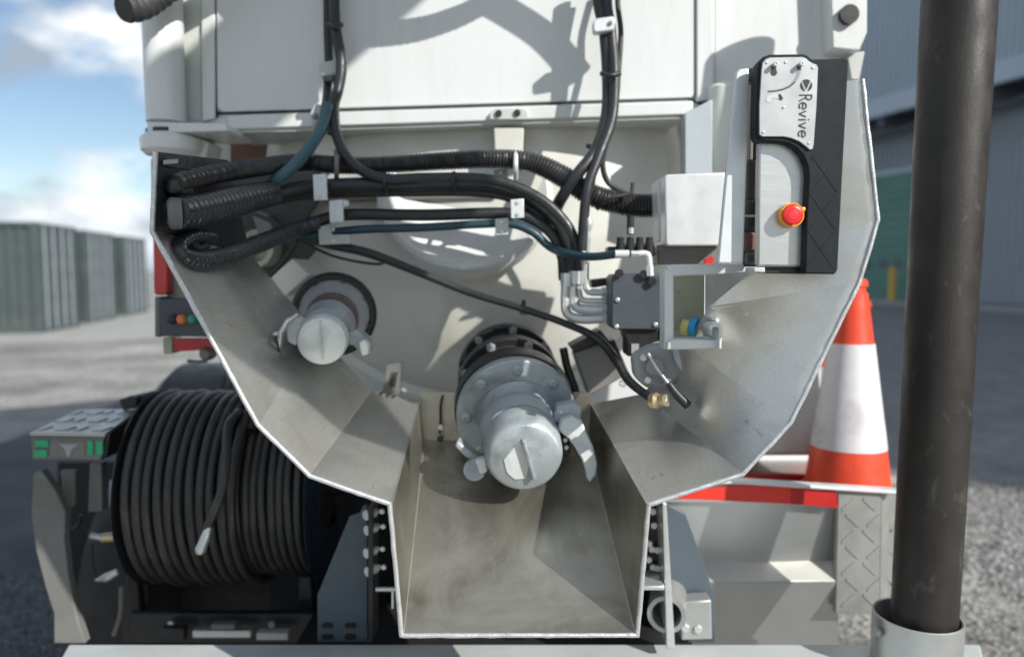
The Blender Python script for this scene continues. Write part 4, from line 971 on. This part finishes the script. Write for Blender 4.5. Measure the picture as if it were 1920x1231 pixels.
# bright cover box + bracket on the right
EB = thing('bright_cover_box', 'bright white metal box between the hoses and the control box', 'box', P(1295, 460, 1.85))
prism('box_body', [(1246, 332), (1250, 327), (1362, 323), (1362, 460), (1252, 461), (1248, 456)], 1.78, 0.14, PALEP, EB, 0.005)
prism('box_end', [(1233, 338), (1246, 336), (1248, 456), (1236, 452)], 1.84, 0.08, CREAM, EB, 0.003)
prism('box_plinth', [(1234, 462), (1356, 462), (1356, 496), (1234, 496)], 1.83, 0.10, BROWNP, EB, 0.003)
prism('red_tab', [(1322, 486), (1334, 480), (1340, 486), (1334, 495), (1322, 495)], 1.80, 0.01, RED, EB)
BR = thing('c_channel_bracket', 'open grey steel bracket frame holding blue and yellow taped cables', 'bracket', P(1295, 655, 1.510))
prism('back_web', [(1262, 512), (1321, 512), (1320, 640), (1262, 640)], 1.550, 0.006, OLIVE, BR)
prism('bracket_flange', [(1246, 502), (1264, 510), (1264, 640), (1246, 656)], 1.450, 0.05, PALEP, BR, 0.003)
prism('bracket_flange', [(1247, 500), (1260, 496), (1398, 494), (1396, 502), (1392, 512), (1262, 518)], 1.450, 0.05, PALEP, BR, 0.003)
prism('bracket_flange', [(1252, 642), (1264, 636), (1344, 636), (1348, 646), (1342, 654), (1250, 656)], 1.430, 0.06, PALEP, BR, 0.003)
bolt(P(1277, 550, 1.548), NEG_Y, 0.006, OLIVE, BR)
slab('diagonal_plate', [P(1322, 514, 1.530), P(1420, 508, 1.380), P(1416, 514, 1.430), P(1322, 590, 1.630)], 0.004, PALEP, BR, away=Vector((0, 0, 1.330)))
ptube('channel_rail', [(1308, 606, 1.530), (1330, 610, 1.490), (1338, 612, 1.450)], 9, ZINC, BR, 1.490, 8)
prism('rail_lip', [(1330, 616), (1330, 610), (1344, 606), (1353, 608), (1355, 614), (1353, 654), (1348, 654), (1348, 616), (1346, 612), (1336, 614), (1335, 622)], 1.410, 0.05, PALEP, BR, 0.0015)
for nm, p0, p1, m_, r in (('yellow_taped_cable', (1270, 600), (1290, 625), YELT, 15), ('blue_taped_cable', (1286, 600), (1304, 622), BLUE, 18)):
    o_ = lathe(nm, [(0, 0), (0, r * S(1.490)), (0.014, r * S(1.490)), (0.014, 0)], P((p0[0] + p1[0]) / 2, (p0[1] + p1[1]) / 2, 1.510), Vector((0.8, -0.5, -0.15)), m_, BR, 20)
ptube('pale_cable', [(1266, 626, 1.530), (1280, 622, 1.520), (1296, 628, 1.510)], 7, GREYEND, BR, 1.510, 10)
ptube('dark_cable', [(1300, 612, 1.510), (1312, 622, 1.510), (1318, 634, 1.510)], 10, RUBBER_D, BR, 1.510, 10)

# ================================================================== HOSES AND CABLES
def hose(name, label, cat='hose'):
    pass
def one(name, label, cat, pix, r, m, Y, n=10, group=None, **k):
    o = ptube(name, pix, r, m, None, Y, n, **k)
    return tag(o, label, cat, group)
one('corrugated_hose', 'long black corrugated hose running along the top of the hose bundle', 'hose',
    [(346, 358, 1.46), (328, 352, 1.40), (334, 341, 1.40), (380, 331, 1.54), (440, 320, 1.74), (560, 305), (640, 310), (720, 309), (830, 302), (930, 298), (1000, 306), (1060, 334), (1110, 366), (1180, 384), (1252, 386)],
    [17, 17, 17, 18, 18, 17, 17, 17, 18, 19, 20, 22, 22, 23, 23], CORR, 1.95, 12, corr=(0.0085, 0.14))
th = thing('wrapped_hose_bundle', 'thick spiral wrapped hose bundle with grey end at left', 'hose', P(330, 400, 1.8))
ptube('spiral_wrap', [(328, 400, 1.375), (348, 397, 1.42), (400, 388, 1.56), (450, 376, 1.70), (508, 362, 1.86)], [29, 30, 30, 28, 23], SPIRAL, th, 1.84, 24, spiral=(0.024, 0.10, 0.72))
lathe('grey_end', [(-0.012, 0.0285), (0.004, 0.0295), (0.009, 0.026), (0.012, 0.018), (0.004, 0.012), (0.0, 0)], P(326, 400, 1.372), Vector((-1, -0.55, -0.02)), mat('lit_guard_end', (0.14, 0.145, 0.15), 0.5), th, 28)  # lighter grey paints the light falling on the wrap's end
ptube('main_hose', [(500, 366, 1.90), (560, 354), (620, 348), (720, 345), (860, 342), (930, 346), (1000, 372), (1048, 416), (1070, 470), (1072, 525)], [15, 14, 13, 13, 13, 13, 13, 13, 14, 14], RUBBER, th, 1.93, 12)
ptube('second_hose', [(500, 380, 1.93), (560, 368), (640, 362), (760, 360), (880, 360), (960, 372), (1020, 412), (1050, 470), (1056, 525)], 9, RUBBER_D, th, 1.96, 10)
th2 = thing('looped_hose', 'spiral wrapped hose looping back at lower left below the thick bundle', 'hose', P(345, 480, 1.8))
ptube('spiral_wrap', [(398, 446, 1.62), (366, 443, 1.50), (341, 455, 1.42), (339, 472, 1.395), (356, 485, 1.42), (388, 487, 1.49), (430, 477, 1.60), (490, 455, 1.77), (550, 432, 1.91), (596, 416, 1.93)], [13, 13, 13, 14, 17, 19, 18, 17, 16, 13], SPIRAL, th2, 1.85, 20, spiral=(0.017, 0.12, 0.7))
ptube('hose', [(560, 430, 1.92), (610, 410), (660, 402), (800, 403), (950, 400), (1000, 412), (1040, 444), (1060, 500), (1064, 525)], 11, RUBBER, th2, 1.95, 12)
ptube('hose_liner', [(366, 452, 1.50), (360, 460, 1.48), (372, 468, 1.50), (384, 462, 1.55)], 9, RUBBER_D, th2, 1.88, 10)
one('teal_pressure_hose', 'thin blue green pressure hose ending at the silver elbow fitting', 'hose',
    [(566, 444, 1.95), (620, 436), (680, 430), (800, 426), (900, 420), (960, 420), (1000, 436), (1030, 462), (1064, 476, 1.86), (1110, 481, 1.80), (1158, 476, 1.75)], 8, TEAL, 1.95, 10)
one('teal_drop_hose', 'pale teal hose dropping from the left pipe into the thick bundle', 'hose',
    [(614, 196, 1.98), (606, 232, 1.96), (588, 266, 1.92), (556, 306, 1.88), (524, 332, 1.86), (500, 350, 1.87)], 11, TEAL_L, 1.92, 12)
one('black_supply_hose', 'smooth black hose coming down the left side of the white cabinet door', 'hose',
    [(626, -60, 2.08), (628, 40, 2.06), (640, 120, 2.03), (634, 168, 2.02), (626, 200, 2.0), (632, 255, 1.96), (660, 306, 1.92), (716, 334, 1.91), (800, 334), (880, 334), (950, 344), (1020, 378), (1068, 430), (1086, 490), (1088, 525)], 10, RUBBER, 1.92, 12)
one('black_return_hose', 'second black hose strapped behind the left supply hose', 'hose',
    [(614, -60, 2.10), (615, 60, 2.09), (617, 130, 2.08), (614, 170, 2.06), (612, 205, 2.04), (622, 250, 2.02)], 8, RUBBER_D, 2.07, 10)
lc = thing('hose_clip', 'pale clip holding the left hoses on the cabinet door above the seal', 'clip', P(612, 135, 2.08))
prism('clip_plate', [(596, 118), (628, 112), (632, 140), (600, 145)], 2.06, 0.02, WHITE_DULL, lc, 0.004)
prism('clip_band', [(604, 142), (636, 140), (636, 152), (606, 154)], 2.03, 0.03, RUBBER, lc, 0.003)
lc = thing('hose_clip', 'pale clip on the bottom rail where the left hoses leave the door', 'clip', P(594, 215, 2.08))
prism('clip_plate', [(580, 212), (590, 194), (602, 196), (606, 228), (586, 234)], 2.07, 0.04, WHITE_DULL, lc, 0.004)
bolt(P(591, 218, 2.068), NEG_Y, 0.009, BROWNP, lc)
# right vertical bundle
one('right_bundle_hose', 'thickest black hose of the right vertical bundle over the cabinet door', 'hose',
    [(1120, -60, 2.06), (1122, 0, 2.05), (1134, 60, 2.04), (1140, 140, 2.02), (1138, 215, 1.98), (1118, 280, 1.94), (1080, 330, 1.92), (1050, 376, 1.95), (1040, 400, 2.0)], 11.5, RUBBER, 2.0, 12)
one('right_bundle_hose', 'middle black hose of the right bundle, dropping straight to the pipe elbows', 'hose',
    [(1142, -60, 2.05), (1138, 0, 2.04), (1146, 60, 2.03), (1152, 140, 2.0), (1148, 220, 1.96), (1124, 290, 1.92), (1102, 350, 1.90), (1094, 420, 1.90), (1092, 470, 1.9)], 9.5, RUBBER, 1.98, 12)
one('right_bundle_cable', 'thin black cable on the right edge of the right vertical bundle', 'cable',
    [(1166, -60, 2.07), (1158, 0, 2.06), (1164, 60, 2.05), (1160, 130, 2.03), (1154, 200, 2.0), (1136, 270, 1.97), (1130, 310, 1.97), (1142, 344, 1.98), (1180, 366, 1.97), (1210, 380, 1.95)], 5, RUBBER_D, 2.0, 8)
one('hanging_cable', 'thin dark cable crossing from the right bundle to the corrugated hose', 'cable',
    [(1128, 280, 1.99), (1112, 330, 2.0), (1110, 356, 2.02)], 6, RUBBER, 2.0, 8)
one('thin_loop_cable', 'thin cable arching from the corrugated hose right end', 'cable',
    [(1120, 392, 1.93), (1140, 372, 1.9), (1170, 366, 1.9), (1184, 360, 1.9), (1186, 342, 1.9)], 3.5, RUBBER_D, 1.9, 8)
rc = thing('hose_clamp', 'silver clamp near the top of the right vertical hose bundle', 'clamp', P(1130, 46, 2.02))
prism('clamp_plate', [(1112, 40), (1120, 34), (1150, 30), (1154, 36), (1152, 56), (1116, 62), (1112, 56)], 2.0, 0.03, PALEP, rc, 0.004)
bolt(P(1144, 44, 1.999), NEG_Y, 0.006, BROWNP, rc)
for x, y, lab in ((1148, 140, 'upper black cable tie round the right vertical bundle'), (1122, 276, 'lower black cable tie where the right bundle fans out')):
    o = ptube('cable_tie', [(x - 20, y - 2, 1.975), (x - 4, y + 2, 1.955), (x + 14, y - 2, 1.97)], 5, RUBBER, None, 1.96, 8); tag(o, lab, 'cable tie', 'cable ties on the hoses')
for x, y, lab in ((722, 342, 'black cable tie on the straight hoses left of the manway'), (851, 340, 'black cable tie on the straight hoses above the manway')):
    o = ptube('cable_tie', [(x, y - 16, 1.93), (x - 1, y, 1.895), (x, y + 22, 1.93)], 4, RUBBER, None, 1.9, 8); tag(o, lab, 'cable tie', 'cable ties on the hoses')
o = ptube('cable_tie', [(616, 46, 2.05), (628, 50, 2.03), (640, 47, 2.05)], 5, RUBBER, None, 2.04, 8); tag(o, 'black cable tie near the top of the left hoses', 'cable tie', 'cable ties on the hoses')
one('sagging_cable', 'long black cable sagging across the tank end to the right housing', 'cable',
    [(556, 436, 2.02), (610, 456), (690, 474), (780, 508), (880, 548), (980, 578, 1.94), (1060, 606, 1.9), (1120, 634, 1.87), (1156, 676, 1.82), (1180, 714, 1.68), (1222, 748, 1.54)], [8, 9, 9, 8, 7, 7, 7, 8, 9, 9, 8], RUBBER, 1.98, 10)
one('slack_cable', 'thin slack cable looping above the small coupling', 'cable',
    [(562, 450, 2.02), (620, 478), (680, 492), (716, 494), (724, 482), (700, 474)], 2.6, RUBBER_D, 2.04, 8)
one('strut_cable', 'short black cable dropping left of the square cream tube', 'cable',
    [(470, 398, 2.05), (520, 420), (556, 450), (530, 490), (508, 516)], 4, RUBBER, 2.04, 8)
cs = thing('cable_standoff', 'small black stand off under the sagging cable above the large coupling', 'clip', P(983, 590, 1.98))
ptube('stem', [(982, 562), (982, 574), (983, 584)], 4, BLACKP, cs, 1.95, 8)
lathe('foot', [(0, 0), (0, 0.016), (0.01, 0.016), (0.012, 0.01), (0.012, 0)], P(984, 586, 1.97), (0, -0.4, 1), BROWNP, cs, 14)
one('draped_suction_hose', 'end of a thick black ribbed hose over the top left corner', 'hose',
    [(232, 16, 1.90), (262, 12, 1.94), (300, -12, 1.98), (380, -80, 2.0), (520, -200, 1.95)], 26, RUBBER_D, 1.9, 18, corr=(0.022, 0.10))
# large hoses just above the frame that drop their shadow on the cabinet door
one('overhead_hose', 'thick ribbed black hose slung high across the white cabinet door', 'hose',
    [(520, -200, 1.95), (640, -214, 1.88), (780, -212, 1.86), (969, -220, 1.86), (1080, -250, 1.86), (1160, -290, 1.86)], 21, RUBBER_D, 1.9, 16, corr=(0.022, 0.10))
one('overhead_cable', 'curved ribless black hose high above the right vertical bundle', 'hose',
    [(1150, -290, 1.86), (1200, -262, 1.86), (1270, -215, 1.86), (1318, -165, 1.86), (1340, -110, 1.87)], 19, RUBBER_D, 1.9, 14)
# brackets on the hose run
def clampb(label, polys):
    c = polys[0][0]
    t = thing('hose_bracket', label, 'bracket', P(c[0][0], c[0][1], 1.9), 'hose brackets on the bundle')
    for poly, Y, m_ in polys:
        o = prism('bracket_plate', poly, Y, 0.012, m_, t, 0.002)
        cx = sum(p[0] for p in poly) / len(poly); y0 = min(p[1] for p in poly) + 8; y1 = max(p[1] for p in poly) - 8
        bolt(P(cx, y0, Y), NEG_Y, 0.005, ZINC, t); bolt(P(cx, y1, Y), NEG_Y, 0.005, ZINC, t)
clampb('tall white bracket at the left on the upper straight hoses', [([(586, 327), (612, 326), (613, 375), (588, 376)], 1.885, PALEP)])
clampb('white bracket clamping the left of the lower straight hoses', [([(616, 376), (642, 374), (644, 416), (618, 418)], 1.90, PALEP), ([(642, 374), (653, 376), (653, 386), (642, 388)], 1.905, CREAM)])
clampb('L shaped pale bracket at the left below the straight hoses', [([(596, 424), (620, 422), (622, 440), (656, 439), (657, 457), (598, 459)], 1.93, WHITE_DULL)])
clampb('white bracket clamping the right of the lower straight hoses', [([(957, 374), (982, 372), (983, 408), (958, 410)], 1.89, PALEP)])
clampb('grey bracket at the right below the straight hoses', [([(928, 410), (954, 408), (953, 440), (929, 442)], 1.93, WHITE_DULL)])
clampb('pale bracket behind the upper hoses, right of centre', [([(926, 318), (952, 316), (952, 372), (926, 372)], 1.99, WHITE_DULL)])
for x, lab in ((967, 'thin pale strap round the corrugated hose right of centre'), (631, 'thin grey strap round the corrugated hose at left')):
    o = ptube('hose_strap', [(x, 283, 1.96), (x, 300, 1.90), (x, 320, 1.90), (x, 335, 1.95)], 4.5, PALEP if x > 900 else BROWNP, None, 1.91, 8); tag(o, lab, 'strap', 'straps on the corrugated hose')

# ================================================================== HOSE REEL
RC = Vector((-0.80, 2.22, 0.995)); RR = 0.275
xl, xr = P(228, 955, 1.95).x, P(572, 955, 1.97).x
HR = thing('hose_reel', 'large reel wound with black hose under the left chute wing', 'hose reel', (RC.x, RC.y, RC.z - RR))
core = RR * 0.82
lathe('drum', [(0, 0), (0, core - 0.02), (xr - xl, core - 0.02), (xr - xl, 0)], Vector((xl, RC.y, RC.z)), (1, 0, 0), BLACKM, HR, 48)
def coil(name, x0, x1, R, r, turns, m, ph=0.0, wob=0.002, n=8):
    pts = []; st_ = 40; tot = int(turns * st_)
    for i in range(tot + 1):
        a_ = 2 * math.pi * i / st_ + ph; f = i / tot
        ww = wob * math.sin(i * 0.37) + wob * 1.5 * noise.noise(Vector((i * 0.05, R, 0)))
        pts.append(Vector((x0 + (x1 - x0) * f + ww, RC.y + (R + ww) * math.cos(a_), RC.z + (R + ww) * math.sin(a_))))
    verts = []; faces = []
    for i, p in enumerate(pts):
        T = (pts[min(i + 1, tot)] - pts[max(i - 1, 0)]).normalized()
        X = Vector((1, 0, 0)); X = (X - T * X.dot(T)).normalized(); B_ = T.cross(X)
        for k in range(n):
            q = 2 * math.pi * k / n; verts.append(p + X * (math.cos(q) * r) + B_ * (math.sin(q) * r))
    for i in range(tot):
        for k in range(n): faces.append((i * n + k, i * n + (k + 1) % n, (i + 1) * n + (k + 1) % n, (i + 1) * n + k))
    me = bpy.data.meshes.new('c'); me.from_pydata([tuple(v) for v in verts], [], faces); me.update()
    return link(name, me, m, HR, smooth=60)
xm = P(455, 955, 1.96).x
REELH = mat('reel_hose', (0.026, 0.025, 0.024), 0.42, 0, 0.25, 12, dirt=((0.075, 0.07, 0.06), 7, 0.56, 0.75))
coil('wound_hose', xl, xm, RR, 0.0135, 11.3, REELH, 0.4, 0.0034)
coil('wound_hose', xl + 0.01, xr - 0.006, RR * 0.905, 0.0125, 20, REELH, 1.4, 0.0026)
lathe('reel_flange', [(0, core - 0.1), (0, RR + 0.012), (0.004, RR + 0.016), (0.006, RR + 0.012), (0.006, core - 0.1)], Vector((xr + 0.004, RC.y, RC.z)), (1, 0, 0), mat('blue_black_flange', (0.02, 0.035, 0.055), 0.25, 0.3), HR, 64)
lathe('reel_flange', [(0, core - 0.1), (0, RR + 0.012), (0.004, RR + 0.016), (0.006, RR + 0.012), (0.006, core - 0.1)], Vector((xl - 0.022, RC.y, RC.z)), (1, 0, 0), BLACKP, HR, 64)
lathe('axle', [(0, 0), (0, 0.03), (0.78, 0.03), (0.78, 0)], Vector((xl - 0.12, RC.y, RC.z)), (1, 0, 0), BLACKM, HR, 16)
ptube('loose_end', [(448, 772, 2.08), (428, 800, 1.98), (424, 870, 1.90), (416, 920, 1.88), (398, 966, 1.87), (388, 990, 1.87)], 9, REELH, HR, 1.9, 12)
ptube('hose_nozzle', [(392, 984, 1.868), (386, 1004, 1.865), (376, 1030, 1.87)], [6, 9, 11], ZINC, HR, 1.87, 12)
ptube('nozzle_tip', [(377, 1028, 1.868), (374, 1036, 1.868)], 8, BRASS, HR, 1.87, 10)
for x, lab in ((232, 0),):
    prism('reel_stand', [(236, 1080), (256, 1080), (270, 1206), (226, 1206)], 2.22, 0.04, BLACKP, HR, 0.004)
prism('reel_stand', [(560, 1080), (582, 1080), (592, 1206), (556, 1206)], 2.22, 0.04, BLACKP, HR, 0.004)

# ================================================================== CONES, HOSE IN SOCKET
def cone(base, H, R0, tilt, label):
    t = thing('traffic_cone', label, 'traffic cone', base, 'traffic cones in the side tray')
    A = Vector(tilt).normalized(); r1 = R0 * 0.28
    def rr(f): return R0 + (r1 - R0) * f
    lathe('cone_body', [(0, 0), (0, R0 + 0.002), (H * 0.05, rr(0.03)), (H * 0.93, rr(0.93)), (H * 0.935, rr(0.93) * 0.86), (H * 0.955, rr(0.95) * 0.86), (H * 0.96, rr(0.95) * 1.04), (H * 0.985, rr(0.95) * 1.0), (H, rr(1) * 0.7), (H, 0)], Vector(base), A, ORANGE, t, 48)
    lathe('white_sleeve', [(H * 0.225, rr(0.225) + 0.0005), (H * 0.225, rr(0.225) + 0.003), (H * 0.70, rr(0.70) + 0.003), (H * 0.70, rr(0.70) + 0.0005)], Vector(base), A, SLEEVE, t, 48)
    lathe('base_ring', [(0.0, 0.0), (0.0, R0 + 0.02), (0.022, R0 + 0.015), (0.03, R0 * 0.9)], Vector(base), A, ORANGE, t, 8)
    return t
cb = at_z(1588, 0.937, 2.32)
ctop = P(1600, 520, 2.33)
cone(cb, (ctop - cb).length, 0.131, ctop - cb, 'orange traffic cone with dirty white sleeve standing in the side tray')
c2 = Vector((cb.x + 0.12, 2.95, 0.937))
c2t = P(1618, 560, 3.0)
cone(c2, (c2t - c2).length, 0.12, c2t - c2, 'second orange cone mostly hidden behind the front cone')

pb = at_z(1726, zb, 1.72); ptop = P(1799, -60, 1.80); 
SK = thing('hose_socket', 'short steel tube socket standing on the rear step at right', 'socket', at_z(1716, zb, 1.72))
sb_ = at_z(1716, zb, 1.72); hs = P(1718, 1152, 1.72).z - zb
lathe('socket_tube', [(0.001, 0.092), (0.001, 0.099), (hs, 0.0985), (hs + 0.002, 0.096), (hs, 0.0925), (0.001, 0.092)], sb_, (0, 0, 1), STEEL_BOX, SK, 56)
lathe('socket_floor', [(0.002, 0), (0.002, 0.09), (0.006, 0.09), (0.006, 0)], sb_, (0, 0, 1), BLACKM, SK, 32)
bolt(at_z(1646, zb + hs * 0.75, 1.70), (-1, -0.3, 0), 0.012, PLATE, SK)
vp = [at_z(1727, zb + 0.012, 1.715), P(1736, 1100, 1.715), P(1766, 560, 1.74), P(1798, 0, 1.77), P(1812, -260, 1.79)]
o = tube('suction_hose', vp, [0.0725, 0.0725, 0.0755, 0.079, 0.080], POLE, None, 40, step=0.02)
tag(o, 'thick worn black hose standing upright in the steel socket at right', 'hose')

# added unseen boom; its head plate is outlined to shade the left chute wing
BM = thing('shade_boom', 'added white shade plate on an arm, out of view at upper right', 'shade caster', (0.9, 4.0, 3.35))
def yzprism(name, poly, x0, x1, m, par, bevel=0.0):
    n = len(poly); f = [Vector((x0, y, z)) for y, z in poly]; b = [Vector((x1, y, z)) for y, z in poly]
    return link(name, mesh(f + b, [list(range(n)), list(range(2 * n - 1, n - 1, -1))] + [[i, (i + 1) % n, n + (i + 1) % n, n + i] for i in range(n)]), m, par, bevel)
yzprism('shade_plate', [(y, z + 1.65) for y, z in ((-0.4, 2.3), (0.3, 2.05), (0.37, 2.02), (0.78, 1.64), (0.80, 1.25), (0.60, 1.12), (0.44, 0.92), (0.33, 0.76), (0.11, 1.10), (-0.17, 1.31), (-0.4, 1.5))], 1.18, 1.23, WHITE, BM, 0.01)
yzprism('shade_plate_arm', [(0.2, 3.66), (4.2, 3.75), (4.2, 4.0), (0.2, 3.9)], 1.06, 1.30, WHITE, BM, 0.01)
yzprism('shade_plate_foot', [(3.9, 3.35), (4.3, 3.35), (4.3, 4.1), (3.9, 4.1)], 0.75, 1.35, WHITE, BM, 0.01)
